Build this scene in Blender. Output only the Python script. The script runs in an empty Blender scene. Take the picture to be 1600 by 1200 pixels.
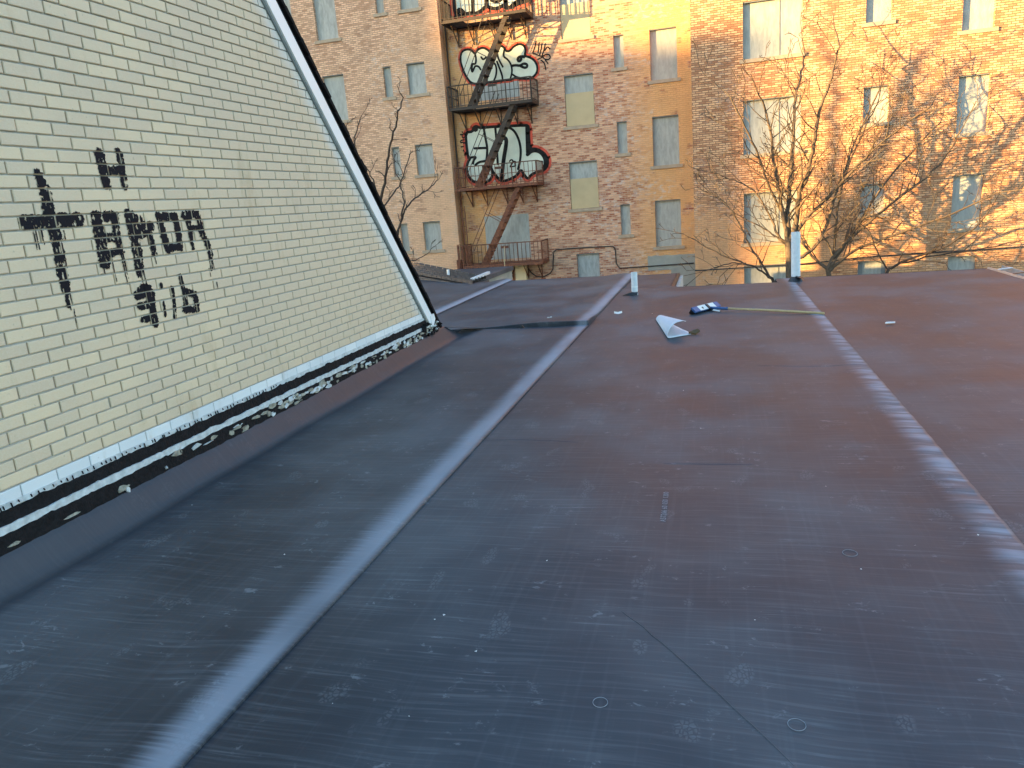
import bpy, bmesh, math, random
from mathutils import Vector, Matrix, noise
from mathutils.geometry import tessellate_polygon
random.seed(7)
S = bpy.context.scene
C = S.collection

# ------------------------------------------------------------------ camera
CAM_H = 1.6                       # eye height above the flat roof (roof surface is z = 0)
FPX = 1167.8                      # focal length in pixels of a 1600 px wide frame
RR = Vector((0.96417372, 0.25366772, -0.07759984))
UU = Vector((0.01369666, 0.24453441, 0.96954387))
FF = Vector((-0.26491781, 0.93587158, -0.23229925))
CP = Vector((0, 0, CAM_H))
cam = bpy.data.cameras.new('camera'); cam_o = bpy.data.objects.new('camera', cam); C.objects.link(cam_o)
cam.sensor_width = 36; cam.lens = 36 * FPX / 1600; cam.clip_start = .05; cam.clip_end = 3000
m = Matrix((RR, UU, -FF)).transposed().to_4x4(); m.translation = CP
cam_o.matrix_world = m
S.camera = cam_o
S.render.resolution_x = 1024; S.render.resolution_y = 768

# ------------------------------------------------------------------ light
SUN_DIR = Vector((0.874, 0.478, -0.0855)).normalized()     # the way the light travels
SUN_EL = math.asin(-SUN_DIR.z); SUN_AZ = math.atan2(-SUN_DIR.x, -SUN_DIR.y)
w = bpy.data.worlds.new('World'); S.world = w; w.use_nodes = True
nt = w.node_tree
sky = nt.nodes.new('ShaderNodeTexSky'); sky.sky_type = 'NISHITA'; sky.sun_disc = False
sky.sun_elevation = SUN_EL; sky.sun_rotation = SUN_AZ % (2 * math.pi)
sky.air_density = 1.0; sky.dust_density = 0.5; sky.ozone_density = 2.0
nt.links.new(sky.outputs[0], nt.nodes['Background'].inputs[0])
nt.nodes['Background'].inputs[1].default_value = 0.15
sun = bpy.data.lights.new('sun', 'SUN'); sun.energy = 3.3; sun.angle = math.radians(.45); sun.color = (1, .63, .235)
sun_o = bpy.data.objects.new('sun', sun); C.objects.link(sun_o)
sun_o.rotation_euler = SUN_DIR.to_track_quat('-Z', 'Y').to_euler(); sun_o.location = (-30, -20, 20)
S.view_settings.view_transform = 'Standard'; S.view_settings.look = 'None'
S.view_settings.exposure = 3.05; S.view_settings.gamma = 1
S.render.engine = 'CYCLES'; S.cycles.max_bounces = 5; S.cycles.diffuse_bounces = 3; S.cycles.glossy_bounces = 3

# ------------------------------------------------------------------ helpers
def ray(x, y): return FF + RR * ((x - 800) / FPX) - UU * ((y - 600) / FPX)
def at_y(x, y, Y): d = ray(x, y); return CP + d * (Y / d.y)
def at_x(x, y, X): d = ray(x, y); return CP + d * (X / d.x)
def at_z(x, y, Z=0.0): d = ray(x, y); return CP + d * ((Z - CAM_H) / d.z)
def sm(a, b, t):
    t = max(0., min(1., (t - a) / (b - a))); return t * t * (3 - 2 * t)
def N2(x, y, z=0.): return noise.noise(Vector((x, y, z)))

class MB:
    def __init__(s): s.v = []; s.f = []; s.mi = []; s.m = 0; s.smooth = False
    def add(s, vs, fs):
        k = len(s.v); s.v += [tuple(p) for p in vs]
        for f in fs: s.f.append(tuple(k + i for i in f)); s.mi.append(s.m)
    def quad(s, a, b, c, d): s.add((a, b, c, d), ((0, 1, 2, 3),))
    def box(s, lo, hi):
        (x, y, z), (X, Y, Z) = lo, hi
        s.add([(x,y,z),(X,y,z),(X,Y,z),(x,Y,z),(x,y,Z),(X,y,Z),(X,Y,Z),(x,Y,Z)],
              [(0,3,2,1),(4,5,6,7),(0,1,5,4),(1,2,6,5),(2,3,7,6),(3,0,4,7)])
    def bar(s, a, b, wd, ht, up=(0, 0, 1)):
        a = Vector(a); b = Vector(b); d = (b - a).normalized(); r = d.cross(Vector(up))
        if r.length < 1e-4: r = d.cross(Vector((1, 0, 0)))
        r.normalize(); u = r.cross(d)
        vs = [p + r * (sx * wd / 2) + u * (sz * ht / 2) for p in (a, b) for sx, sz in ((-1,-1),(1,-1),(1,1),(-1,1))]
        s.add(vs, [(0,3,2,1),(4,5,6,7),(0,1,5,4),(1,2,6,5),(2,3,7,6),(3,0,4,7)])
    def tube(s, pts, rs, n=6, cap=True):
        pts = [Vector(p) for p in pts]
        if not hasattr(rs, '__len__'): rs = [rs] * len(pts)
        vs = []; ref = None
        for i, p in enumerate(pts):
            t = (pts[min(i + 1, len(pts) - 1)] - pts[max(i - 1, 0)])
            t = t.normalized() if t.length > 1e-9 else Vector((0, 0, 1))
            if ref is None: ref = t.orthogonal().normalized()
            ref = (ref - t * ref.dot(t)); ref = ref.normalized() if ref.length > 1e-6 else t.orthogonal().normalized()
            b = t.cross(ref)
            for k in range(n):
                a = 2 * math.pi * k / n; vs.append(p + (ref * math.cos(a) + b * math.sin(a)) * rs[i])
        fs = []
        for i in range(len(pts) - 1):
            for k in range(n):
                fs.append((i*n+k, i*n+(k+1) % n, (i+1)*n+(k+1) % n, (i+1)*n+k))
        if cap: fs += [tuple(range(n))[::-1], tuple((len(pts)-1)*n + k for k in range(n))]
        s.add(vs, fs)
    def prism(s, poly, nrm, dep):            # flat polygon pushed back by dep against nrm
        n = len(poly); nrm = Vector(nrm); poly = [Vector(p) for p in poly]
        vs = poly + [p - nrm * dep for p in poly]
        s.add(vs, [tuple(range(n)), tuple(range(2*n-1, n-1, -1))] + [(i, n+i, n+(i+1) % n, (i+1) % n) for i in range(n)])
    def build(s, name, mats, parent=None, smooth=False):
        me = bpy.data.meshes.new(name); me.from_pydata(s.v, [], s.f)
        if not isinstance(mats, (list, tuple)): mats = [mats]
        for mm in mats: me.materials.append(mm)
        if len(mats) > 1: me.polygons.foreach_set('material_index', s.mi)
        if smooth or s.smooth: me.polygons.foreach_set('use_smooth', [True] * len(me.polygons))
        bm = bmesh.new(); bm.from_mesh(me); bmesh.ops.recalc_face_normals(bm, faces=bm.faces); bm.to_mesh(me); bm.free()
        return link(name, me, parent)
def link(name, me, parent=None, loc=(0, 0, 0)):
    o = bpy.data.objects.new(name, me); C.objects.link(o); o.location = loc
    if parent is not None:
        o.parent = parent
        if parent.type == 'EMPTY': o.location = Vector(loc) - parent.location
    return o
def tag(o, label, cat, group=None):
    o['label'] = label; o['category'] = cat
    if group: o['group'] = group
    return o
def thing(name, loc, label, cat, group=None):
    o = bpy.data.objects.new(name, None); C.objects.link(o); o.location = loc; o.empty_display_size = .2
    return tag(o, label, cat, group)
def struct(o): o['kind'] = 'structure'; return o
def stuff(o): o['kind'] = 'stuff'; return o

# ------------------------------------------------------------------ materials
class NT:
    def __init__(s, name):
        s.m = bpy.data.materials.new(name); s.m.use_nodes = True; s.t = s.m.node_tree
        s.b = s.t.nodes['Principled BSDF']; s.co = None
    def n(s, typ, ins=None, **kw):
        nd = s.t.nodes.new(typ)
        for k, v in kw.items(): setattr(nd, k, v)
        for k, v in (ins or {}).items(): s.put(nd.inputs[k], v)
        return nd
    def put(s, sock, v):
        if isinstance(v, bpy.types.NodeSocket): s.t.links.new(v, sock)
        elif isinstance(v, (tuple, list)) and len(v) == 3 and sock.type == 'RGBA': sock.default_value = (*v, 1)
        else: sock.default_value = v
    def pos(s):
        if s.co is None: s.co = s.n('ShaderNodeNewGeometry').outputs['Position']
        return s.co
    def obj(s): return s.n('ShaderNodeTexCoord').outputs['Object']
    def scale(s, v, sc): return s.n('ShaderNodeVectorMath', {0: v, 1: sc}, operation='MULTIPLY').outputs[0]
    def noise(s, v, sc, det=4., rough=.55, dist=0.):
        return s.n('ShaderNodeTexNoise', {'Vector': v, 'Scale': sc, 'Detail': det, 'Roughness': rough, 'Distortion': dist}).outputs[0]
    def ramp(s, f, a, b): # smooth threshold
        return s.n('ShaderNodeMapRange', {0: f, 1: a, 2: b}, interpolation_type='SMOOTHSTEP').outputs[0]
    def mix(s, f, a, b):
        nd = s.n('ShaderNodeMix', data_type='RGBA'); s.put(nd.inputs[0], f); s.put(nd.inputs[6], a); s.put(nd.inputs[7], b); return nd.outputs[2]
    def mul(s, a, b): return s.n('ShaderNodeMath', {0: a, 1: b}, operation='MULTIPLY').outputs[0]
    def addm(s, a, b): return s.n('ShaderNodeMath', {0: a, 1: b}, operation='ADD').outputs[0]
    def lerp(s, f, a, b): return s.n('ShaderNodeMapRange', {0: f, 3: a, 4: b}).outputs[0]
    def bump(s, h, st, dist=.01, nrm=None):
        d = {'Height': h, 'Strength': st, 'Distance': dist}
        if nrm is not None: d['Normal'] = nrm
        return s.n('ShaderNodeBump', d).outputs[0]
    def set(s, **k):
        for a, v in k.items(): s.put(s.b.inputs[a.replace('_', ' ')], v)
        return s.m
def simple(name, col, rough=.6, var=.15, sc=6., metal=0., bump=0., bsc=40.):
    t = NT(name); p = t.pos(); n = t.noise(p, sc, 5)
    c2 = tuple(max(0, c * (1 - var * 2)) for c in col); c1 = tuple(min(1, c * (1 + var)) for c in col)
    t.set(Base_Color=t.mix(n, c2, c1), Roughness=rough, Metallic=metal)
    if bump: t.set(Normal=t.bump(t.noise(p, bsc, 4), bump, .01))
    return t.m

RAKE_C = .7447 * 5.60 + .6674 * (CAM_H + 1.66) + .06
def mat_brick(name, base, dark, edge=.0):
    t = NT(name); p = t.pos()
    rnd = t.n('ShaderNodeObjectInfo').outputs['Random']
    cell = t.n('ShaderNodeTexWhiteNoise', {'Vector': t.n('ShaderNodeVectorMath', {0: t.scale(p, (1, 1/.1, 1/.0677))}, operation='FLOOR').outputs[0]}).outputs[0]
    v = t.addm(t.mul(rnd, .5), t.mul(t.noise(p, 2.2, 3), .7))
    c = t.mix(t.ramp(v, .2, 1.0), dark, base)
    grain = t.noise(t.scale(p, (1, 1, 1.6)), 90, 4, .65)
    c = t.mix(t.mul(t.ramp(grain, .35, .75), .18), c, (.70, .67, .55))
    st = t.ramp(t.noise(t.scale(p, (1, 2.2, .5)), 2.6, 5, .6), .57, .78)       # rusty runs and grime
    c = t.mix(t.mul(st, .46), c, (.36, .26, .13))
    sp = t.ramp(t.noise(p, 33, 3), .68, .74)
    c = t.mix(t.mul(sp, .35), c, (.22, .2, .16))
    sy = t.n('ShaderNodeSeparateXYZ', {0: p})
    dk = t.addm(t.addm(t.mul(sy.outputs[1], .7447), t.mul(sy.outputs[2], .6674)), t.mul(t.noise(p, 6, 3), .12))
    c = t.mix(t.mul(t.ramp(dk, RAKE_C - .16, RAKE_C + .02), .62), c, (.66, .68, .68))      # fascia paint brushed over the end bricks
    t.set(Base_Color=c, Roughness=.62, Normal=t.bump(grain, .35, .004))
    return t.m
M = {}
M['brick_yellow'] = mat_brick('yellow_glazed_brick', (.68, .53, .345), (.565, .445, .31))
M['brick_white'] = mat_brick('white_painted_brick', (.70, .72, .72), (.58, .62, .64))
M['mortar'] = simple('grey_mortar', (.41, .415, .39), .9, .2, 9, bump=.6, bsc=120)
M['paint_black'] = simple('black_tar_paint', (.008, .009, .014), .7, .3, 30, bump=.4, bsc=150)
M['tar'] = simple('roofing_tar', (.012, .012, .014), .75, .4, 25, bump=1., bsc=45)
M['flash_white'] = simple('weathered_white_strip', (.56, .60, .61), .7, .34, 22, bump=.5, bsc=40)
M['rubble'] = simple('flaked_render', (.38, .36, .29), .9, .5, 22, bump=1., bsc=60)
M['fascia'] = simple('white_fascia_paint', (.78, .80, .80), .35, .04, 4, bump=.08, bsc=30)
M['trim_grey'] = simple('grey_trim', (.20, .22, .22), .6, .15)
M['shingle_black'] = simple('black_shingle', (.012, .011, .012), .95, .3, 40, bump=.6, bsc=200)
M['white_metal'] = simple('galvanised_white', (.66, .71, .74), .45, .12, 18, bump=.15)
M['zinc'] = simple('zinc_edge', (.50, .55, .56), .35, .2, 8, metal=.7, bump=.1)
M['black_rubber'] = simple('black_rubber', (.012, .013, .015), .4, .3, 20)
M['ground'] = simple('asphalt', (.05, .05, .052), .95, .25, 3, bump=.3)
M['wood'] = simple('broom_wood', (.50, .36, .18), .6, .2, 30)
M['blue'] = simple('blue_plastic', (.03, .09, .24), .4, .15, 30)
M['label_white'] = simple('white_label', (.72, .72, .68), .5, .06)
M['bristle'] = simple('dark_bristles', (.02, .017, .017), .9, .3, 60, bump=1., bsc=300)
M['scrap_top'] = simple('pale_membrane_back', (.60, .63, .68), .6, .08, 20, bump=.2)
M['brown_scrap'] = simple('brown_scrap', (.12, .075, .03), .8, .3, 60)
M['white_chip'] = simple('white_chip', (.75, .75, .73), .6, .08)
M['faint'] = simple('faint_chalk_mark', (.32, .35, .39), .9, .3, 60)
M['dust'] = simple('chalk_mark', (.22, .25, .29), .6, .3, 60)
M['cable'] = simple('black_cable', (.02, .018, .017), .6, .2)
M['cream'] = simple('cream_panel', (.68, .54, .32), .6, .06, 3)
M['tan_board'] = simple('tan_painted_board', (.50, .385, .215), .7, .1, 2.5, bump=.1)
M['sill'] = simple('stone_sill', (.42, .32, .22), .8, .2, 8, bump=.3)
M['cement'] = simple('grey_cement', (.33, .33, .28), .85, .2, 3, bump=.3)
M['patch_stone'] = simple('pale_stone', (.5, .48, .42), .85, .2, 8)
M['bark_lit'] = simple('sunlit_bark', (.12, .082, .052), .85, .35, 12, bump=.6, bsc=60)  # lighter copy of the bark, with sunlight put into its colour
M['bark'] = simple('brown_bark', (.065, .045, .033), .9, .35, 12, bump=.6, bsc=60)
M['far_block'] = simple('brown_block_wall', (.25, .2, .17), .9, .15, .3)
M['roof_shingle'] = simple('brown_roof_shingle', (.13, .105, .09), .95, .3, 9, bump=.6, bsc=80)
M['g_red'] = simple('red_spray', (.62, .075, .035), .7, .12, 5)
M['g_white'] = simple('pale_spray', (.60, .62, .50), .7, .14, 3)
M['g_black'] = simple('black_spray', (.014, .013, .013), .6, .3, 6)

def mat_rust(name, top, z0, z1):           # iron: black paint above, rust lower down the ladder
    t = NT(name); p = t.pos()
    n = t.noise(p, 5, 5, .65)
    z = t.n('ShaderNodeSeparateXYZ', {0: p}).outputs[2]
    f = t.ramp(t.addm(z, t.mul(n, 1.6)), z1 + .8, z0 + .8)
    rust = t.mix(t.ramp(t.noise(p, 14, 4), .35, .7), (.11, .035, .018), (.22, .075, .03))
    t.set(Base_Color=t.mix(f, top, rust), Roughness=.75, Normal=t.bump(n, .3, .005)); return t.m
M['iron'] = mat_rust('rusty_iron', (.042, .028, .019), 2.6, 3.6)

def mat_board():
    t = NT('grey_window_board'); p = t.pos()
    rnd = t.n('ShaderNodeObjectInfo').outputs['Random']
    n = t.noise(t.scale(p, (3, 1, .8)), 3.5, 6, .65, .4)
    c = t.mix(t.ramp(n, .3, .72), (.28, .285, .26), (.43, .425, .385))
    c = t.mix(t.mul(rnd, .35), c, (.34, .345, .30))
    c = t.mix(t.mul(t.ramp(t.noise(p, 9, 5, .7), .58, .75), .4), c, (.22, .23, .21))
    t.set(Base_Color=c, Roughness=.75); return t.m
M['board'] = mat_board()

def mat_facade(name, c1, c2, mortar, coat, coat_fn, smear=.5):
    """far brickwork: courses 67.7 mm, bricks 205 mm, worn tan coat and lime smears"""
    t = NT(name); p = t.pos()
    sx = t.n('ShaderNodeSeparateXYZ', {0: p})
    v = t.n('ShaderNodeCombineXYZ', {0: t.addm(sx.outputs[0], sx.outputs[1]), 1: sx.outputs[2]}).outputs[0]
    jit = t.noise(p, 2.0, 2)
    v = t.n('ShaderNodeVectorMath', {0: v, 1: t.n('ShaderNodeCombineXYZ', {0: 0., 1: t.mul(jit, .02)}).outputs[0]}, operation='ADD').outputs[0]
    br = t.n('ShaderNodeTexBrick', {'Vector': v, 'Color1': (0, 0, 0), 'Color2': (1, 1, 1), 'Mortar': (.5, .5, .5), 'Scale': 1., 'Mortar Size': .0115,
             'Mortar Smooth': .3, 'Bias': 0., 'Brick Width': .205, 'Row Height': .0677}, offset=.5)
    rnd = t.n('ShaderNodeSeparateColor', {0: br.outputs[0]}).outputs[0]
    mort = br.outputs[1]
    big = t.noise(p, .45, 2, .6); mid = t.noise(p, 1.7, 4, .65)
    a = t.ramp(t.addm(t.mul(rnd, .62), t.mul(mid, .50)), .18, .82)
    c = t.mix(a, c1, c2)
    c = t.mix(mort, c, mortar)
    # worn paint coat that leaves brick bare in blotches
    cm = t.mul(coat_fn(t, sx), t.ramp(t.addm(mid, t.mul(rnd, .12)), .34, .52))
    cc = t.mix(t.noise(p, 3, 3), tuple(x * .8 for x in coat), tuple(min(1, x * 1.12) for x in coat))
    cc = t.mix(t.mul(mort, .35), cc, tuple(x * .62 for x in coat))
    c = t.mix(cm, c, cc)
    # lime and pale scuffs
    sc = t.noise(t.scale(p, (1, 1, 1.7)), 5.5, 4, .7)
    sme = t.mul(t.mul(t.ramp(sc, .50, .66), t.ramp(big, .42, .62)), smear)
    c = t.mix(sme, c, (.56, .50, .44))
    # soot
    so = t.ramp(t.noise(p, .8, 3, .6), .56, .74)
    c = t.mix(t.mul(so, .22), c, (.16, .09, .06))
    bh = t.addm(t.mul(mort, -1.), t.mul(t.noise(p, 30, 2), .5))
    t.set(Base_Color=c, Roughness=.88, Normal=t.bump(bh, .9, .012))
    return t.m
def coat_left(t, sx): return t.ramp(t.addm(sx.outputs[0], t.mul(sx.outputs[2], -.25)), -15.5, -9.5)
def coat_mid(t, sx):
    a = t.ramp(sx.outputs[0], -3.6, -1.6); b = t.ramp(sx.outputs[0], -7.4, -8.6)
    return t.n('ShaderNodeMath', {0: a, 1: b}, operation='MAXIMUM').outputs[0]
def coat_right(t, sx): return t.mul(t.ramp(sx.outputs[2], 2.2, -.5), t.lerp(t.ramp(sx.outputs[0], 1.5, 5.), 1., .45))
M['facade_l'] = mat_facade('pale_worn_brick', (.45, .235, .135), (.80, .495, .31), (.38, .23, .145), (.76, .455, .265), coat_left, .5)
M['facade_c'] = mat_facade('red_worn_brick', (.31, .085, .04), (.68, .39, .235), (.50, .325, .215), (.74, .39, .16), coat_mid, .65)
M['facade_r'] = mat_facade('brown_worn_brick', (.40, .165, .075), (.80, .44, .225), (.24, .115, .06), (.72, .37, .175), coat_right, .3)

def mat_membrane():
    t = NT('black_rubber_membrane'); p = t.pos()
    sx = t.n('ShaderNodeSeparateXYZ', {0: p}); X = sx.outputs[0]
    wv = t.n('ShaderNodeVectorMath', {0: p, 1: t.scale(t.n('ShaderNodeTexNoise', {'Vector': p, 'Scale': 1.1, 'Detail': 2.}).outputs[1], (0, .12, 0))}, operation='ADD').outputs[0]
    streak = t.noise(t.scale(wv, (1.1, 34, 1)), 1.6, 3, .62)          # fine lines across the sheet
    streak2 = t.noise(t.scale(wv, (30, 1.0, 1)), 1.2, 2, .6)          # faint lines along it
    cloud = t.noise(p, .75, 3, .6); patch = t.noise(p, 3.1, 3, .7)
    scuff = t.noise(t.scale(p, (14, 20, 1)), 1.0, 4, .75, .6)
    dust = t.mul(t.ramp(cloud, .36, .70), .40)
    dust = t.addm(dust, t.mul(t.ramp(streak, .45, .75), .28))
    dust = t.addm(dust, t.mul(t.ramp(streak2, .50, .74), .08))
    dust = t.addm(dust, t.mul(t.mul(t.ramp(scuff, .58, .68), t.ramp(patch, .50, .60)), .75))
    vor = t.n('ShaderNodeTexVoronoi', {'Vector': t.scale(p, (60, 42, 1)), 'Scale': 1.}, feature='DISTANCE_TO_EDGE').outputs[0]     # boot-sole prints
    prt = t.mul(t.ramp(vor, .06, .16), t.ramp(t.noise(t.scale(p, (1.2, .8, 1)), 4.2, 1), .655, .70))
    dust = t.addm(dust, t.mul(prt, .30))
    line_ = t.noise(t.scale(wv, (1.6, 60, 1)), 1.0, 2, .5); dust = t.addm(dust, t.mul(t.mul(t.ramp(line_, .60, .68), t.ramp(patch, .42, .6)), .30))
    cl = t.n('ShaderNodeMath', {0: t.ramp(X, -3.19, -3.04), 1: t.ramp(sx.outputs[1], 9.0, 9.5)}, operation='MAXIMUM').outputs[0]   # the flashing strip is cleaner than the walked-on sheets
    dust = t.mul(dust, t.lerp(cl, .18, 1.))
    d = t.n('ShaderNodeMath', {0: dust}, operation='MINIMUM'); d.inputs[1].default_value = 1.; d = d.outputs[0]
    col = t.mix(d, (.029, .035, .045), (.170, .178, .192))
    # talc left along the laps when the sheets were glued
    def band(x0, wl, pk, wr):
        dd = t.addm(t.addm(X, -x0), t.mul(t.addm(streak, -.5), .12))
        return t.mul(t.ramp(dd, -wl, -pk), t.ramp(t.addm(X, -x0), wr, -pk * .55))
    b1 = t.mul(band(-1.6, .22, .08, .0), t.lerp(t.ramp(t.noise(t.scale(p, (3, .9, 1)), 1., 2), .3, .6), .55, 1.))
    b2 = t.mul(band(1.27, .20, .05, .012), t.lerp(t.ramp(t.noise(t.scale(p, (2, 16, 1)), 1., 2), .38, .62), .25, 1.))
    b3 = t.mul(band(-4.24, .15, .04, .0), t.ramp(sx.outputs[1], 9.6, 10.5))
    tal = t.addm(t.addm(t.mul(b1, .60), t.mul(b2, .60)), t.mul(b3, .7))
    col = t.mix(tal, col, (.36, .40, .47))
    rough = t.lerp(t.addm(t.mul(cloud, .5), t.mul(streak, .5)), .33, .55)
    h = t.addm(t.mul(streak, .6), t.mul(streak2, .25))
    n1 = t.bump(h, .16, .006)
    n2 = t.bump(t.addm(t.noise(p, 2.4, 3, .5), t.mul(patch, .2)), .22, .03, n1)
    t.set(Base_Color=col, Roughness=rough, Normal=n2); t.b.inputs['IOR'].default_value = 1.45
    df = t.n('ShaderNodeBsdfDiffuse', {'Color': col, 'Roughness': .6, 'Normal': n2})                # the dust film scatters instead of shining
    mx = t.n('ShaderNodeMixShader', {0: t.lerp(d, .26, .56), 1: t.b.outputs[0], 2: df.outputs[0]})
    t.t.links.new(mx.outputs[0], t.t.nodes['Material Output'].inputs[0])
    return t.m
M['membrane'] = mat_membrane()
for k in ('paint_black', 'tar', 'shingle_black', 'g_black', 'bristle'): M[k].node_tree.nodes['Principled BSDF'].inputs['Specular IOR Level'].default_value = .15

# ------------------------------------------------------------------ ground
g = MB(); g.quad((-1500, -1500, -4.6), (1500, -1500, -4.6), (1500, 1500, -4.6), (-1500, 1500, -4.6))
struct(g.build('ground', M['ground']))

# ------------------------------------------------------------------ flat roof
SEAM1, SEAM2, XR, XW = -1.60, 1.27, 4.27, -3.333
YN, YB, YE = -3.5, 13.45, 15.7            # near end, far edge (right), far edge (extension)
base = MB()
base.box((-11.5, 9.3, -4.6), (-.76, YE - .01, -.03)); base.box((-11.5, YE - .01, -4.6), (-5.3, 19.6, -.03)); base.box((-3.4, YN, -4.6), (XR - .02, 9.3, -.03)); base.box((-.76, 9.3, -4.6), (XR - .02, YB, -.03))
roof = struct(base.build('flat_roof', M['cement']))
def und(x, y): return .006 * N2(x * .7, y * .5) + .003 * N2(x * 2.1, y * 1.7, 3)
def crest(d, hgt, c, tail, e):             # d: distance in from the lap edge
    return e + (hgt - e) * sm(0, c, d) if d < c else hgt * (1 - sm(c, c + tail, d))
def cant(x, y):
    k = 1 - sm(8.75, 9.35, y); d = x - XW
    return k * .185 * (1 - sm(-.02, .16, d)) + .012 * k * N2(y * 1.3, 5, x * 3) * (1 - sm(.1, .6, d))
def zA(x, y):
    s1 = SEAM1 + .012 * N2(y * .6, 9)
    b = crest(max(0, s1 - x), .014 * (.9 + .4 * N2(y * .9, 2)), .12, .35, .006)
    return .006 + und(x, y) + b + cant(x, y)
def rip(d, y):
    a = .5 + .5 * N2(y * 2.2, 31); ph = y * 30 + 5 * N2(y * 1.4, 8)
    return .0048 * (a + .35) * math.sin(ph) * (1 - sm(.04, .20, d)) * (.55 + .45 * N2(y * 7, 4, d * 5))
def zB(x, y):
    d = max(0, SEAM2 - x)
    b = crest(d, .010 * (1 + .3 * N2(y, 7)), .10, .22, .005) + rip(d, y)
    for (x0, y0, x1, y1, hh) in ():   # hard creases in the sheet
        L = math.hypot(x1 - x0, y1 - y0); tx, ty = (x1 - x0) / L, (y1 - y0) / L
        u = (x - x0) * tx + (y - y0) * ty; vv = -(x - x0) * ty + (y - y0) * tx
        if -.1 < u < L + .1: b += hh * sm(-.1, .25, u) * (1 - sm(L - .2, L + .1, u)) * (sm(-.02, .01, vv) - sm(.01, .16, vv))
    end = sm(YB - .5, YB, y) * -.02 if x > -.7 else 0
    return und(x, y) + b + end
def zC(x, y): return -.008 + und(x, y) + .03 * sm(XR - .5, XR, x) * 0
def zD(x, y):
    t = (x + 3.35) / 1.75
    lip = (.058 * sm(0, .75, t) if x > -3.35 else 0) * (1 - sm(9.55, 10.6, y))
    return .010 + und(x, y) + crest(max(0, SEAM1 - x), .03, .22, .5, .008) * sm(9.6, 10.4, y) + lip
def zE(x, y): return .018 + und(x, y) + crest(max(0, -4.24 - x), .045, .12, .4, .010)
def sheet(name, xs, ys, zf, skirt='', th=.02):
    mb = MB(); nx, ny = len(xs), len(ys); k = 0
    mb.v = [(x, y, zf(x, y)) for y in ys for x in xs]
    for j in range(ny - 1):
        for i in range(nx - 1): mb.f.append((j*nx+i, j*nx+i+1, (j+1)*nx+i+1, (j+1)*nx+i)); mb.mi.append(0)
    def sk(idx):
        a = len(mb.v)
        mb.v += [(mb.v[q][0], mb.v[q][1], mb.v[q][2] - th) for q in idx]
        for q in range(len(idx) - 1): mb.f.append((idx[q], a+q, a+q+1, idx[q+1])); mb.mi.append(0)
    if 'r' in skirt: sk([j*nx+nx-1 for j in range(ny)])
    if 'l' in skirt: sk([j*nx for j in range(ny)])
    if 'n' in skirt: sk([i for i in range(nx)])
    if 'f' in skirt: sk([(ny-1)*nx+i for i in range(nx)])
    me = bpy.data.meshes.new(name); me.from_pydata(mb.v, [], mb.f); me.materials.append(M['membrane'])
    nf = (nx-1)*(ny-1); me.polygons.foreach_set('use_smooth', [i < nf for i in range(len(me.polygons))])
    return link(name, me, roof)
def lin(a, b, step): n = max(1, round((b - a) / step)); return [a + (b - a) * i / n for i in range(n + 1)]
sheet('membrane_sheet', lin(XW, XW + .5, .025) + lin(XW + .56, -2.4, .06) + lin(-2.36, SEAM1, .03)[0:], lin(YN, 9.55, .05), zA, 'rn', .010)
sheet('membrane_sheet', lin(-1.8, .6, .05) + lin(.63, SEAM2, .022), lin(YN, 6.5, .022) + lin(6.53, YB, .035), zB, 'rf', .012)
sheet('membrane_sheet', lin(1.0, XR, .06), lin(YN, YB + .4, .06), zC, 'rf', .25)
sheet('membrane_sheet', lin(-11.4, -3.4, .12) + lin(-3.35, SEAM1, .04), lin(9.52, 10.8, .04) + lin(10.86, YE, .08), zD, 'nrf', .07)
sheet('membrane_sheet', lin(-1.8, -.76, .06), lin(YB - .1, YE, .06), lambda x, y: -.004 + und(x, y) - .012 * sm(YB - .1, YB, y), 'rf', .3)
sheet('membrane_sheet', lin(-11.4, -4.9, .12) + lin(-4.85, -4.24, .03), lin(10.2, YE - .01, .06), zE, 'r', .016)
sheet('membrane_sheet', lin(-11.4, -5.25, .15), lin(YE - .15, 19.6, .15), lambda x, y: .004 + und(x, y), 'rf', .1)
fl = MB()                                            # turned-over corner of the flashing by the house foot
for (a, b, c_, d_) in ((( -3.50, 8.86, .17), (-3.30, 8.82, .165), (-3.02, 9.50, .03), (-3.36, 9.62, .05)),): fl.prism([a, b, c_, d_], (0, 0, 1), .004)
fl.build('flashing_flap', M['membrane'], roof)
ed = MB(); ed.box((-.755, YB + .02, -.42), (-.70, YE, -.012)); ed.build('roof_edge_board', M['black_rubber'], roof)
ed = MB(); ed.box((-.70, YB + .02, -.45), (-.645, YE - .02, -.06)); ed.build('roof_edge_trim', M['patch_stone'], roof)
ed = MB(); ed.box((-.64, YB + .01, -.6), (XR, YB + .05, -.03)); ed.build('roof_edge_board', M['zinc'], roof)
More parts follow.
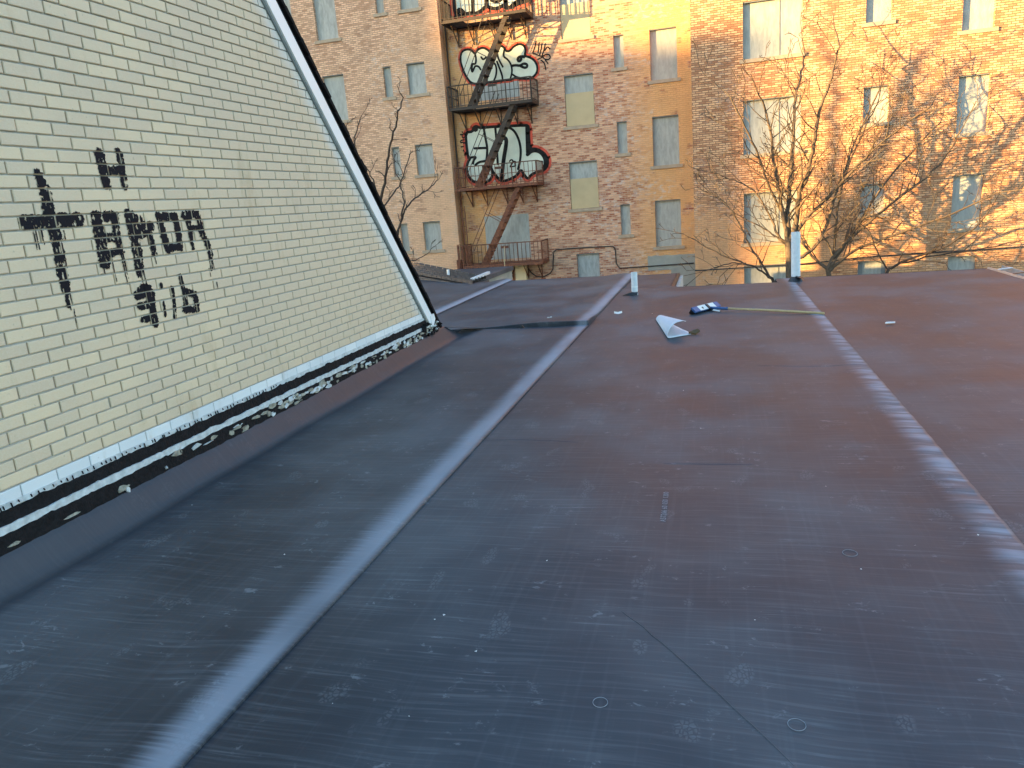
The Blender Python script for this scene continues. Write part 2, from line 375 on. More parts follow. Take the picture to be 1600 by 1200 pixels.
# marks on the sheets
for (px, py, r) in ((1245, 1133, .026), (938, 1098, .024), (1328, 865, .03)):
    q = at_z(px, py); mb = MB(); pts = [(q.x + r * math.cos(a), q.y + r * math.sin(a) * 1.05, zB(q.x, q.y) + .0025) for a in [i * math.pi / 16 for i in range(33)]]
    mb.tube(pts, .0010, 4, False); mb.build('ring_mark', M['faint'], roof)
def crease(pxs, h, wd):                               # small hard folds where the sheet buckled
    P = smooth_poly([at_z(x, y) for x, y in pxs], False, 2); mb = MB(); n = len(P); vs = []
    for i, q in enumerate(P):
        t_ = (P[min(i + 1, n - 1)] - P[max(i - 1, 0)]).normalized(); sd = Vector((-t_.y, t_.x, 0)); k = math.sin(math.pi * i / (n - 1)) ** .5
        z = zB(q.x, q.y); a = q + sd * .006 * N2(i * .9, 3)
        vs += [Vector((a.x, a.y, z - .003)) + sd * wd * .5, Vector((a.x, a.y, z + h * k)) + sd * wd * .06, Vector((a.x, a.y, z - .003)) - sd * wd * .5]
    mb.add(vs, [(3*i+j, 3*i+3+j, 3*i+4+j, 3*i+1+j) for i in range(n - 1) for j in (0, 1)]); mb.build('sheet_crease', M['membrane'], roof)
tx = bpy.data.curves.new('printed_marking', 'FONT'); tx.body = 'A57266 60 050 1200'; tx.size = .040; tx.extrude = 0; tx.space_character = 1.15
to = bpy.data.objects.new('tmp', tx); C.objects.link(to)
bpy.context.view_layer.update()
me = bpy.data.meshes.new_from_object(to.evaluated_get(bpy.context.evaluated_depsgraph_get())); bpy.data.objects.remove(to)
me.materials.clear(); me.materials.append(M['faint'])
q = at_z(1040, 816); pm = link('printed_marking', me, roof, (q.x, q.y, zB(q.x, q.y + .35) + .003)); pm.rotation_euler = (0, 0, math.radians(91)); pm.scale = (1., 1., 1)
# roof edge gutter on the right
gt = thing('roof_gutter', (XR, 8, 0), 'grey metal gutter along the right edge of the flat roof', 'gutter')
mb = MB(); prof = [(0, -.015), (.02, .012), (.07, .0), (.10, -.09), (.19, -.09), (.22, .03), (.235, .03)]
for i in range(len(prof) - 1):
    (a, za), (b, zb) = prof[i], prof[i + 1]
    mb.prism([(XR + a, YN, za), (XR + b, YN, zb), (XR + b, YB + .42, zb), (XR + a, YB + .42, za)], (0, 0, 1), .004)
mb.build('trough', M['zinc'], gt)
for k, y in enumerate((9.2, 10.4, 11.6, 12.3, 12.75, 13.4)):
    mb = MB(); mb.bar((XR + .02, y, .022), (XR + .225, y + .05, .036), .05, .008); mb.build('bracket', M['white_metal'] if k % 2 else M['black_rubber'], gt)

# ------------------------------------------------------------------ yellow brick house
X0, BL, BH, Y0, Z0 = -3.338, .21774, .0677, 3.1609, CAM_H - 1.1531
house = thing('yellow_brick_house', (X0 - 4, 2, 0), 'cream yellow brick gable house with black painted lettering and white sloping fascia', 'house')
RK = (Vector((X0, 5.60, CAM_H + 1.66)), Vector((X0, 8.19, CAM_H - 1.225)))   # inner line of the rake
rd = (RK[1] - RK[0]).normalized(); rn = Vector((0, -rd.z, rd.y)) ; rn = rn if rn.y > 0 else -rn     # outward of the slope
RIDGE_Y = 1.6
def rake_y(z): return RK[0].y + (RK[0].z - z) / (-rd.z) * rd.y
def rake_z(y): return RK[0].z + (RK[0].y - y) / rd.y * (-rd.z)
rz = rake_z(RIDGE_Y)
mb = MB()          # the mass of the house, set back behind the brick skin
poly = [(X0 - .012, 8.30, -4.6), (X0 - .012, rake_y(.42) + .05, .42), (X0 - .012, RIDGE_Y, rz), (X0 - .012, 2 * RIDGE_Y - 8.3, .42), (X0 - .012, 2 * RIDGE_Y - 8.3, -4.6)]
mb.prism(poly[::-1], (1, 0, 0), 8.0)
mb.build('mortar_wall', M['mortar'], house)
def brick_mesh(y0, y1, z0, z1, bev=.004, dep=.024):
    xf = X0; vs = [(xf - bev * .8, y0, z0), (xf - bev * .8, y1, z0), (xf - bev * .8, y1, z1), (xf - bev * .8, y0, z1),
                   (xf, y0 + bev, z0 + bev), (xf, y1 - bev, z0 + bev), (xf, y1 - bev, z1 - bev), (xf, y0 + bev, z1 - bev),
                   (xf - dep, y0, z0), (xf - dep, y1, z0), (xf - dep, y1, z1), (xf - dep, y0, z1)]
    fs = [(4, 5, 6, 7), (0, 1, 5, 4), (1, 2, 6, 5), (2, 3, 7, 6), (3, 0, 4, 7), (8, 9, 1, 0), (9, 10, 2, 1), (10, 11, 3, 2), (11, 8, 0, 3)]
    return vs, fs
J = .0088
vs, fs = brick_mesh(-(BL - J) / 2, (BL - J) / 2, -(BH - J) / 2, (BH - J) / 2)
vs = [(x - X0, y, z) for x, y, z in vs]
bmesh_ = bpy.data.meshes.new('brick'); bmesh_.from_pydata(vs, [], fs); bmesh_.materials.append(M['brick_yellow'])
cells = []; rest = MB()
def proj(P):
    d = Vector(P) - CP; z = d.dot(FF); return (800 + FPX * d.dot(RR) / z, 600 - FPX * d.dot(UU) / z) if z > .1 else (-999, -999)
def clip(poly, y, a, b):   # keep a*y+b*z<=y
    out = []
    for i in range(len(poly)):
        p, q = poly[i], poly[(i + 1) % len(poly)]; fp = a * p[0] + b * p[1] - y; fq = a * q[0] + b * q[1] - y
        if fp <= 0: out.append(p)
        if fp * fq < 0: t = fp / (fp - fq); out.append((p[0] + (q[0] - p[0]) * t, p[1] + (q[1] - p[1]) * t))
    return out
# the rake as a*y + b*z <= c
ra, rb = rn.y, rn.z; rc = ra * RK[0].y + rb * RK[0].z + .035
for r in range(0, 66):
    off = 0. if r % 2 else .5
    for k in range(-34, 26):
        ya = Y0 + (k + off) * BL + J / 2; yb = ya + BL - J; za = Z0 + r * BH + J / 2; zb = za + BH - J
        if yb < -3.5: continue
        poly = clip([(ya, za), (yb, za), (yb, zb), (ya, zb)], rc, ra, rb)
        if len(poly) < 3: continue
        yc, zc = (ya + yb) / 2, (za + zb) / 2
        px = proj((X0, yc, zc)); whole = len(poly) == 4 and abs(poly[1][0] - yb) < 1e-6 and abs(poly[2][0] - yb) < 1e-6
        vis = -15 < px[0] < 1600 and -10 < px[1] < 1200
        cells.append((whole and vis, (Vector((X0, yc, zc)) - CP).length, yc, zc, poly, (ya, yb, za, zb)))
ind = sorted([c for c in cells if c[0]], key=lambda c: c[1])[:300]; ids = set(id(c) for c in ind)
for c in ind:
    o = link('brick', bmesh_, house, (X0 + random.uniform(-.0012, .0012), c[2] + random.uniform(-.0015, .0015), c[3] + random.uniform(-.0012, .0012)))
    o.rotation_euler = (random.uniform(-.006, .006), random.uniform(-.008, .008), random.uniform(-.005, .005))
for c in cells:
    if id(c) in ids: continue
    if c[0] or len(c[4]) == 4 and abs(c[4][1][0] - c[5][1]) < 1e-6: rest.add(*brick_mesh(*c[5]))
    else: rest.prism([(X0, y, z) for y, z in c[4]], (1, 0, 0), .024)
stuff(rest.build('brickwork', M['brick_yellow'], house))
# white-painted bottom course, tar bands and flaking strip below it
for k in range(-8, 24):
    ya = Y0 + k * BL + J / 2; yb = ya + BL - J * .6
    if yb > 8.2 or ya < .4: continue
    mb = MB(); mb.add(*brick_mesh(ya, yb, Z0 - .064, Z0 - .004)); mb.build('painted_brick', M['brick_white'], house)
def ragged(name, mat, zt, zb, xo, at, ab, y0=.2, y1=8.45, seed=0, step=.022, dep=.03, fr=9., topz=None):
    mb = MB(); ys = lin(y0, y1, step); n = len(ys); vs = []
    for y in ys:
        t = zt + at * (N2(y * fr, seed) + .5 * N2(y * fr * 3.7, seed + 3)); b = zb + ab * (N2(y * fr * .8, seed + 7) + .5 * N2(y * fr * 4.1, seed + 5))
        if t < b + .003: t = b + .003
        xx = xo + .006 * N2(y * 12, seed + 11)
        vs += [(X0 + xx, y, b), (X0 + xx + .004 * N2(y * 25, seed), y, (t + b) / 2), (X0 + xx, y, t), (X0 - dep, y, b), (X0 - dep, y, t)]
    mb.v = vs
    for i in range(n - 1):
        a, c = i * 5, i * 5 + 5
        for f in ((a, c, c+1, a+1), (a+1, c+1, c+2, a+2), (a+2, c+2, c+4, a+4), (a+3, c+3, c, a)): mb.f.append(f); mb.mi.append(0)
    return mb.build(name, mat, house)
ragged('white_edge', M['flash_white'], Z0 - .060, Z0 - .092, .003, .004, .008, seed=1, step=.015)
ragged('tar_band', M['tar'], Z0 - .090, Z0 - .168, .012, .018, .007, seed=2)
ragged('white_strip', M['flash_white'], Z0 - .158, Z0 - .203, .022, .010, .016, seed=3)
ragged('tar_edge', M['tar'], Z0 - .196, Z0 - .30, .030, .012, .0, seed=4, dep=.04)
for i in range(9):         # drips of tar over the white edge
    pass
for i in range(150):       # flaked bits of render stuck in the lower tar
    y = random.choice([random.uniform(1.8, 8.3), random.uniform(5.0, 8.45), random.gauss(5.4, .35), random.gauss(7.6, .5)])
    if y > 8.5 or y < 1: continue
    h_ = random.uniform(.006, .026); l_ = random.uniform(.012, .07); z = Z0 - random.uniform(.205, .275)
    mb = MB(); k = 6; pts = [(X0 + .033 + random.uniform(-.004, .008), y + l_ * math.cos(a) * random.uniform(.6, 1.2), z + h_ * math.sin(a) * random.uniform(.6, 1.2)) for a in [q * 2 * math.pi / k for q in range(k)]]
    mb.prism(pts, (1, 0, 0), .02); mb.build('render_flake', random.choice([M['rubble'], M['rubble'], M['flash_white']]), house)
for i in range(70):        # thin tar runs hanging from the joint under the white course
    y = 1.9 + i * .045 + random.uniform(-.02, .02)
    mb = MB(); l_ = random.uniform(.008, .03); mb.bar((X0 + .008, y, Z0 - .066), (X0 + .008, y + .004, Z0 - .066 - l_), .006, .004, (0, 1, 0)); mb.build('tar_drip', M['paint_black'], house)
# rake: grey trim, fascia, shingle edge and the roof slab
def rake_board(name, mat, o0, o1, x0, x1, y_lo=8.44, cut=0.):
    a = RK[0] + rd * -((RK[0].y - RIDGE_Y) / rd.y); b = RK[0] + rd * ((y_lo - RK[0].y) / rd.y)
    mb = MB(); pts = [a + rn * o0, b + rn * o0 + rd * cut, b + rn * o1, a + rn * o1]
    mb.prism([(x1, p.y, p.z) for p in pts], (1, 0, 0), x1 - x0); return mb.build(name, mat, house)
rake_board('rake_trim', M['trim_grey'], .004, .026, X0 - .01, X0 + .016, 8.26)
fb = rake_board('fascia_board', M['fascia'], .026, .150, X0 - .01, X0 + .034, 8.33, .06)
rake_board('drip_edge', M['shingle_black'], .150, .192, X0 - .02, X0 + .022, 8.42)
mb = MB(); L = (Vector((X0, 8.48, 0)) - Vector((X0, RIDGE_Y, 0))).y / rd.y
a = RK[0] + rd * -((RK[0].y - RIDGE_Y) / rd.y)
k = 0; s_ = 0.
while s_ < L:              # each course of shingles laps the one below
    p0 = a + rd * s_ + rn * .192; p1 = a + rd * min(L, s_ + .145) + rn * .206
    mb2 = MB(); xo = X0 + .052 + random.uniform(-.006, .006)
    mb2.prism([(xo, p0.y, p0.z), (xo, p1.y, p1.z), (xo, p1.y + rn.y * .028, p1.z + rn.z * .028), (xo, p0.y + rn.y * .042, p0.z + rn.z * .042)], (1, 0, 0), 8.1)
    mb2.build('shingle_course', M['shingle_black'], house); s_ += .14
mb = MB(); b = a + Vector((0, -(a.y + 5.2), -(a.y + 5.2) / rd.y * -rd.z * 1.0))
mb.prism([(X0 + .05, a.y, a.z + .27), (X0 + .05, 2 * RIDGE_Y - 8.5, .3), (X0 + .05, 2 * RIDGE_Y - 8.5, .2), (X0 + .05, a.y, a.z + .17)], (1, 0, 0), 8.1); mb.build('rear_roof_slope', M['shingle_black'], house)
mb = MB(); e0 = RK[0] + rd * ((8.36 - RK[0].y) / rd.y)   # fascia return at the foot
mb.prism([(X0 + .041, 8.315, .395), (X0 + .041, 8.36, .225), (X0 + .041, 8.47, .33), (X0 + .041, 8.44, .40)], (1, 0, 0), .05); mb.build('fascia_return', M['fascia'], house)
for i in range(34):        # broken lumps at the foot of the rake
    y = random.uniform(8.02, 8.62); z = random.uniform(.17, .30) - .12 * max(0, y - 8.4)
    mb = MB(); r = random.uniform(.012, .034); pts = [Vector((X0 + .03 + random.uniform(-.02, .025), y, z)) + Vector((random.gauss(0, .5), random.gauss(0, 1), random.gauss(0, .8))) * r for _ in range(7)]
    bm = bmesh.new(); [bm.verts.new(p) for p in pts]; bmesh.ops.convex_hull(bm, input=bm.verts)
    me = bpy.data.meshes.new('rubble_lump'); bm.to_mesh(me); bm.free(); me.materials.append(M[random.choice(['rubble', 'tar', 'flash_white', 'tar'])]); link('rubble_lump', me, house)

# painted lettering on the bricks: strokes in photo pixels -> wall, rastered into flaky cells
def wall_pt(x, y): p = at_x(x, y, X0); return (p.y, p.z)
def stroke_cells(strokes, name, label, cell=.0036, flake=.3, seed=0):
    segs = []
    for st in strokes:
        wds = st[0]; pts = [wall_pt(x, y) for x, y in st[1]]
        for i in range(len(pts) - 1):
            t0, t1 = i / (len(pts) - 1), (i + 1) / (len(pts) - 1)
            w0 = wds[0] + (wds[1] - wds[0]) * t0; w1 = wds[0] + (wds[1] - wds[0]) * t1
            segs.append((pts[i], pts[i + 1], w0, w1))
    ys = [p for s in segs for p in (s[0][0], s[1][0])]; zs = [p for s in segs for p in (s[0][1], s[1][1])]
    y0, y1, z0, z1 = min(ys) - .08, max(ys) + .08, min(zs) - .08, max(zs) + .08
    mb = MB(); nz = int((z1 - z0) / cell); ny = int((y1 - y0) / cell)
    for j in range(nz):
        z = z0 + j * cell; rowf = (z - Z0) / BH; fz = (rowf % 1) * BH
        if fz < J * .40 or fz > BH - J * .40: continue
        run = None
        row = int(math.floor(rowf))
        for i in range(ny + 1):
            y = y0 + i * cell; on = False
            if i < ny:
                fy = ((y - Y0) / BL - (0. if row % 2 else .5)) % 1 * BL
                if not (fy < J * .42 or fy > BL - J * .42):
                    wob = .010 * N2(y * 38, z * 60, seed) + .008 * N2(y * 110, z * 60, seed + 5)
                    for (a, b, w0, w1) in segs:
                        dy, dz = b[0] - a[0], b[1] - a[1]; L2 = dy * dy + dz * dz + 1e-9
                        t = max(0, min(1, ((y - a[0]) * dy + (z - a[1]) * dz) / L2))
                        dd = math.hypot(y - a[0] - dy * t, z - a[1] - dz * t)
                        if dd < (w0 + (w1 - w0) * t) / 2 + wob * min(1., (w0 + w1) * 9): on = True; break
                    if on and N2(y * 60, z * 26, seed + 9) + .4 * N2(y * 150, z * 90, seed) > .62 - flake: on = False
            if on and run is None: run = y
            if not on and run is not None:
                x = X0 + .0032; mb.quad((x, run, z), (x, y, z), (x, y, z + cell), (x, run, z + cell)); run = None
    if mb.f:
        o = mb.build(name, M['paint_black'], house); o['label'] = label
def drips(seed, pts):
    out = []; rg = random.Random(seed)
    for (x, y, l) in pts: out.append(((.010, .006), [(x, y), (x + l * .10, y + l * .5), (x + l * .22, y + l)]))
    return out
stroke_cells([((.05, .085), [(58, 272), (70, 300), (76, 330)]), ((.085, .06), [(76, 330), (88, 375), (97, 430), (102, 452)]), ((.075, .075), [(38, 348), (80, 346), (122, 343)]), ((.03, .02), [(102, 452), (106, 480)])]
    + drips(1, [(51, 362, 28), (55, 362, 28), (64, 362, 20), (78, 364, 26), (99, 362, 14), (103, 450, 35), (108, 455, 50), (93, 380, 22)]), 'painted_cross', 'long black painted cross with drips', seed=1, flake=.26)
stroke_cells([((.075, .06), [(155, 243), (160, 265), (166, 290)]), ((.05, .05), [(160, 268), (187, 266)]), ((.055, .05), [(185, 240), (190, 265), (194, 290)])] + drips(2, [(168, 288, 10)]), 'painted_letter', 'short black painted H', seed=2, flake=.12)
stroke_cells([((.075, .085), [(149, 340), (156, 375), (163, 410)]), ((.06, .06), [(150, 340), (180, 338)]), ((.05, .05), [(155, 370), (178, 372)]), ((.06, .05), [(178, 340), (184, 380)]), ((.05, .05), [(160, 400), (188, 392)])] + drips(3, [(159, 408, 20), (174, 405, 35), (186, 385, 60), (191, 395, 40)]), 'painted_letter', 'black painted letter with bars, second in the row', seed=3, flake=.30)
stroke_cells([((.09, .07), [(202, 338), (208, 365), (214, 395), (218, 425)]), ((.06, .06), [(205, 338), (217, 345)]), ((.06, .06), [(212, 352), (235, 354)]), ((.05, .05), [(210, 368), (226, 366)]), ((.055, .05), [(231, 358), (235, 375), (240, 395)])] + drips(4, [(217, 415, 40), (221, 410, 45), (240, 396, 16), (205, 385, 14)]), 'painted_letter', 'black painted R, third in the row', seed=4, flake=.30)
stroke_cells([((.055, .06), [(247, 338), (254, 365), (262, 390)]), ((.05, .05), [(247, 340), (273, 338)]), ((.06, .05), [(273, 340), (279, 370), (281, 388)]), ((.05, .05), [(262, 388), (281, 386)])], 'painted_letter', 'black painted box letter, fourth in the row', seed=5, flake=.02)
stroke_cells([((.055, .05), [(287, 337), (308, 335)]), ((.06, .03), [(292, 340), (297, 365), (301, 388)]), ((.05, .05), [(308, 336), (313, 355)]), ((.04, .04), [(298, 358), (312, 356)]), ((.055, .05), [(312, 358), (324, 382), (329, 398)]), ((.03, .03), [(327, 395), (330, 420)])] + drips(6, [(330, 400, 22), (326, 420, 12), (338, 442, 10)]), 'painted_letter', 'black painted R with long leg, last in the row', seed=6, flake=.2)
stroke_cells([((.06, .06), [(214, 462), (222, 452), (232, 452)]), ((.05, .06), [(214, 462), (230, 460), (236, 470)]), ((.06, .06), [(236, 462), (238, 485), (242, 505)]), ((.045, .05), [(217, 479), (236, 476)]), ((.04, .05), [(223, 500), (240, 496)])], 'painted_letter', 'black painted figure like a three in the bottom row', seed=7, flake=.1)
stroke_cells([((.035, .03), [(268, 451), (272, 475), (273, 496)])], 'painted_letter', 'thin black painted bar in the bottom row', seed=8, flake=.1)
stroke_cells([((.02, .025), [(255, 473), (258, 493)])], 'paint_dash', 'short black paint dash in the bottom row', seed=18, flake=.1)
stroke_cells([((.03, .03), [(251, 446), (252, 448)])], 'paint_blot', 'black paint blot above the bottom row', seed=19, flake=.1)
stroke_cells([((.035, .05), [(281, 433), (287, 455), (291, 485)]), ((.05, .05), [(290, 456), (303, 460), (307, 475)]), ((.05, .04), [(288, 484), (308, 484)])] + drips(9, [(294, 486, 5)]), 'painted_letter', 'black painted b in the bottom row', seed=9, flake=.12)

# ------------------------------------------------------------------ brick tenement behind
DC, DR, DL = 28.5, 26.8, 28.05
ZT, ZG = CAM_H + 10.6, -4.6
ten = thing('brick_tenement', (-3, DC, ZG), 'tall worn brick tenement with boarded windows and a recessed middle bay', 'building')
def zc(z): return CAM_H + z
def wall(name, mat, x0, x1, Y, holes, rev=.17, back=3.):
    xs = sorted(set([x0, x1] + [h[0] for h in holes] + [h[1] for h in holes])); zs = sorted(set([ZG, ZT] + [h[2] for h in holes] + [h[3] for h in holes]))
    mb = MB()
    for i in range(len(xs) - 1):
        for j in range(len(zs) - 1):
            cx, cz_ = (xs[i] + xs[i+1]) / 2, (zs[j] + zs[j+1]) / 2
            if any(h[0] < cx < h[1] and h[2] < cz_ < h[3] for h in holes): continue
            mb.quad((xs[i], Y, zs[j]), (xs[i+1], Y, zs[j]), (xs[i+1], Y, zs[j+1]), (xs[i], Y, zs[j+1]))
    for a, b, c_, d in [h[:4] for h in holes]:
        B = Y + rev
        mb.quad((a, Y, c_), (a, B, c_), (a, B, d), (a, Y, d)); mb.quad((b, Y, c_), (b, B, c_), (b, B, d), (b, Y, d))
        mb.quad((a, Y, d), (b, Y, d), (b, B, d), (a, B, d)); mb.quad((a, Y, c_), (b, Y, c_), (b, B, c_), (a, B, c_))
    for x in (x0, x1): mb.quad((x, Y, ZG), (x, Y + back, ZG), (x, Y + back, ZT), (x, Y, ZT))
    mb.quad((x0, Y, ZT), (x1, Y, ZT), (x1, Y + back, ZT), (x0, Y + back, ZT))
    me = bpy.data.meshes.new(name); me.from_pydata(mb.v, [], mb.f); me.materials.append(mat); return link(name, me, ten)
def window(h, Y, rev=.17, kind=''):
    a, b, c_, d = h[:4]; e = .012
    mb = MB(); mb.box((a - .01, Y + rev - .045, c_ - .01), (b + .01, Y + rev + .01, d + .01)); o = mb.build('window', M['board'], ten)
    if kind == 'split':
        mb = MB(); zz = c_ + (d - c_) * .645; mb.box((a + e, Y + .035, c_ + .01), (b - e, Y + .075, zz)); mb.build('lower_panel', M['tan_board'], o)
    if kind == 'double':
        mb = MB(); xm = a + (b - a) * .62; mb.box((xm - .012, Y + rev - .062, c_ + .01), (xm + .012, Y + rev - .047, d - .01)); mb.build('joint_strip', M['cement'], o)
    if kind == 'framed':
        for q in ((a + .005, a + .16), (b - .14, b - .005)):
            mb = MB(); mb.box((q[0], Y + rev - .08, c_), (q[1], Y + rev - .05, d)); mb.build('window_jamb', M['trim_grey'], o)
    if kind != 'bare':
        mb = MB(); mb.box((a - .11, Y - .05, c_ - .115), (b + .11, Y + .10, c_ - .003)); mb.build('window_sill', M['sill'], o)
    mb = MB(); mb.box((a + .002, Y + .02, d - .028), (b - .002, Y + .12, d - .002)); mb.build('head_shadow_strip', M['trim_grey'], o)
    return o
SH = 2.95
cA = (-5.21, -4.15); cB = (-3.375, -3.02); cC = (-2.115, -1.197)
hC = [(*cA, zc(2.62), zc(4.38), 'split'), (*cA, zc(-.336), zc(1.36), 'split'), (*cA, zc(5.60), zc(7.36), 'split'),
      (*cB, zc(4.43), zc(5.51)), (*cB, zc(1.51), zc(2.61)), (*cB, zc(-1.40), zc(-.30)), (*cC, zc(3.86), zc(5.53)), (*cC, zc(.963), zc(2.645)), (*cC, zc(-1.927), zc(-.262))]
p, q = at_y(901, 397, DC), at_y(938, 436, DC); hC.append((p.x, q.x, q.z - .35, p.z, 'bare'))
fa, fb_ = at_y(757, 339, DC), at_y(825, 334, DC); fz = at_y(762, 406, DC).z
for k in range(4): hC.append((fa.x, fb_.x, fz + SH * k, fa.z + SH * k, 'flush'))
hR = []
for (a, b) in ((.933, 2.71),):
    hR += [(a, b, zc(3.93), zc(5.62), 'double'), (a, b, zc(1.0), zc(2.69), 'double'), (a, b, zc(-1.876), zc(-.236), 'double'), (a, b, zc(-4.7), zc(-2.62), 'double')]
hR += [(4.52, 5.24, zc(4.54), zc(5.63)), (4.52, 5.24, zc(1.61), zc(2.70)), (4.52, 5.24, zc(-1.18), zc(-.236))]
p, q = at_y(1340.4, 408.8, DR), at_y(1384.4, 430, DR); hR.append((p.x, q.x, zc(-4.2), p.z, 'framed'))
hR += [(7.16, 8.01, zc(3.98), zc(5.65)), (7.16, 8.01, zc(1.05), zc(2.72)), (7.16, 8.01, zc(-1.82), zc(-.18))]
p, q = at_y(1481.6, 401.4, DR), at_y(1526, 400.7, DR); hR.append((p.x, q.x, zc(-4.2), p.z, 'bare'))
hL = []
for z0, z1 in ((4.33, 5.42), (1.41, 2.51), (-1.47, -.38), (7.27, 8.36)): hL += [(-12.02, -11.69, zc(z0), zc(z1)), (-11.05, -10.33, zc(z0 - .01), zc(z1))]
p, q = at_y(503, 119.4, DL), at_y(544, 187, DL); hL.append((p.x, at_y(536, 114.4, DL).x, q.z, p.z)); wL = hL[-1]
hL.append((wL[0], wL[1], at_y(494, 64.4, DL).z, at_y(494, 64.4, DL).z + (wL[3] - wL[2]))); hL.append((wL[0], wL[1], wL[2] - 2.92, wL[3] - 2.92))
p = at_y(455, 20, DL); hL.append((p.x - 2.2, p.x, at_y(460, 48, DL).z, at_y(460, 48, DL).z + 3.2))
XLC = -9.62; XCR = -.68
wall('middle_wall', M['facade_c'], XLC - .3, XCR + .3, DC, [h for h in hC], .17)
wall('right_wall', M['facade_r'], XCR, 24, DR, hR, .17, 4.7)
wall('left_wall', M['facade_l'], -30, XLC, DL, hL, .17, 3.4)
for h in hC:
    if h[-1] == 'flush':
        mb = MB(); mb.box((h[0] - .01, DC - .004, h[2] - .01), (h[1] + .01, DC + .03, h[3] + .01)); mb.build('window', M['board'], ten)
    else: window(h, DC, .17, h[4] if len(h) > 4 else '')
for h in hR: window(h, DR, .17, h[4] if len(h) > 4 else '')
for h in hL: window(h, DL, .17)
p, q = at_y(1012, 400, DC), at_y(1085, 470, DC)
mb = MB(); n = 14; top = [(p.x + (XCR + .25 - p.x) * i / n, DC - .02, p.z - .02 * i / n + .05 * N2(i * 1.7, 3)) for i in range(n + 1)]
mb.prism([(p.x, DC - .02, p.z - .55), (-1.6, DC - .02, p.z - .55), (-1.45, DC - .02, -4), (XCR + .25, DC - .02, -4)] + top[::-1], (0, -1, 0), .03); mb.build('cement_patch', M['cement'], ten)
p, q = at_y(804.5, 414, DC - .3), at_y(823, 437, DC - .3)
mb = MB(); mb.box((p.x, DC - .32, q.z - .6), (q.x, DC - .006, p.z)); mb.build('cream_cabinet', M['cream'], ten)
def pxy(pts, Y, dy=0): return [at_y(x, y, Y) + Vector((0, dy, 0)) for x, y in pts]
mb = MB(); mb.tube(pxy([(764, 434), (785, 434), (797, 431), (803, 424), (805, 414)], DC - .05), .022, 5); mb.tube(pxy([(824, 417), (830, 426), (838, 432), (848, 433), (860, 427), (864, 420), (864.5, 400), (864, 394), (870, 390), (880, 389), (920, 386.5), (957, 384.6), (961, 388), (962, 398), (963, 412), (968, 419), (1000, 417), (1050, 413.5), (1084, 411)], DC - .05), .022, 5)
mb.build('wall_cable', M['cable'], ten)
mb = MB(); mb.tube(pxy([(788, 385), (788, 405), (789, 420), (788.5, 437)], DC - 1.3), .012, 4); mb.build('hanging_cord', M['cream'], ten)
# corner pipe beside the recess
mb = MB(); x = XLC + .11; mb.tube([(x, DC - .1, ZG), (x, DC - .1, ZT - 1)], .035, 6); mb.build('corner_pipe', M['iron'], ten)
mb = MB(); p = at_y(718, 410, DL - .06); mb.box((p.x - .08, DL - .16, p.z - 2), (p.x + .1, DL - .003, p.z + .1)); mb.build('downpipe_shoe', M['iron'], ten)

# spray-painted pieces on the middle wall
def spray(zs, ox, oy, sc, off, parent=ten): pass
def gpt(x, y, o, s): return at_y(o[0] + x / s, o[1] + y / s, DC)
def fill(mb, pts, dy):
    P = [Vector((p.x, DC - dy, p.z)) for p in pts]; tri = tessellate_polygon([P]); mb.add(P, [tuple(t) for t in tri])
def smooth_poly(pts, closed=True, it=2):
    for _ in range(it):
        out = []; n = len(pts)
        for i in range(n if closed else n - 1):
            a, b = Vector(pts[i]), Vector(pts[(i + 1) % n]); out += [a * .75 + b * .25, a * .25 + b * .75]
        if not closed: out = [Vector(pts[0])] + out + [Vector(pts[-1])]
        pts = out
    return pts
def line(mb, pts, wd, dy, closed=False):
    n = len(pts); dy0 = dy
    for i in range(n if closed else n - 1):
        a, b = pts[i], pts[(i + 1) % n]; d = Vector((b.x - a.x, 0, b.z - a.z))
        if d.length < 1e-4: continue
        d.normalize(); r = Vector((-d.z, 0, d.x)) * wd / 2; dy = dy0 + (i % 2) * .0012
        a2 = Vector((a.x, DC - dy, a.z)); b2 = Vector((b.x, DC - dy, b.z)); mb.quad(a2 - r, b2 - r, b2 + r, a2 + r)
        mb.add([a2 + Vector((math.cos(k * math.pi / 4), -.0004 * (i % 3), math.sin(k * math.pi / 4))) * (wd / 2) for k in range(8)], [tuple(range(8))])
def piece(name, label, o, s, outline, inner, wd, halo, it=2):
    op = [gpt(x, y, o, s) for x, y in smooth_poly([(a, b, 0) for a, b in outline], True, it) for x, y in [(x, y)]] if False else [gpt(v[0], v[1], o, s) for v in smooth_poly([(a, b, 0) for a, b in outline], True, it)]
    mb = MB(); line(mb, op, halo * .72, .006, True); r = mb.build(name, M['g_red'], ten); r['label'] = label
    mb = MB(); fill(mb, op, .010); mb.build('pale_fill', M['g_white'], r)
    mb = MB(); line(mb, op, wd, .014, True); mb.build('black_outline', M['g_black'], r)
    for k, st in enumerate(inner):
        mb = MB(); ww = wd * .85 * (st[0] if isinstance(st[0], (int, float)) else 1); pts = st[1:] if isinstance(st[0], (int, float)) else st
        line(mb, [gpt(v[0], v[1], o, s) for v in smooth_poly([(a, b, 0) for a, b in pts], False, 2)], ww, .018); mb.build('black_stroke', M['g_black'], r)
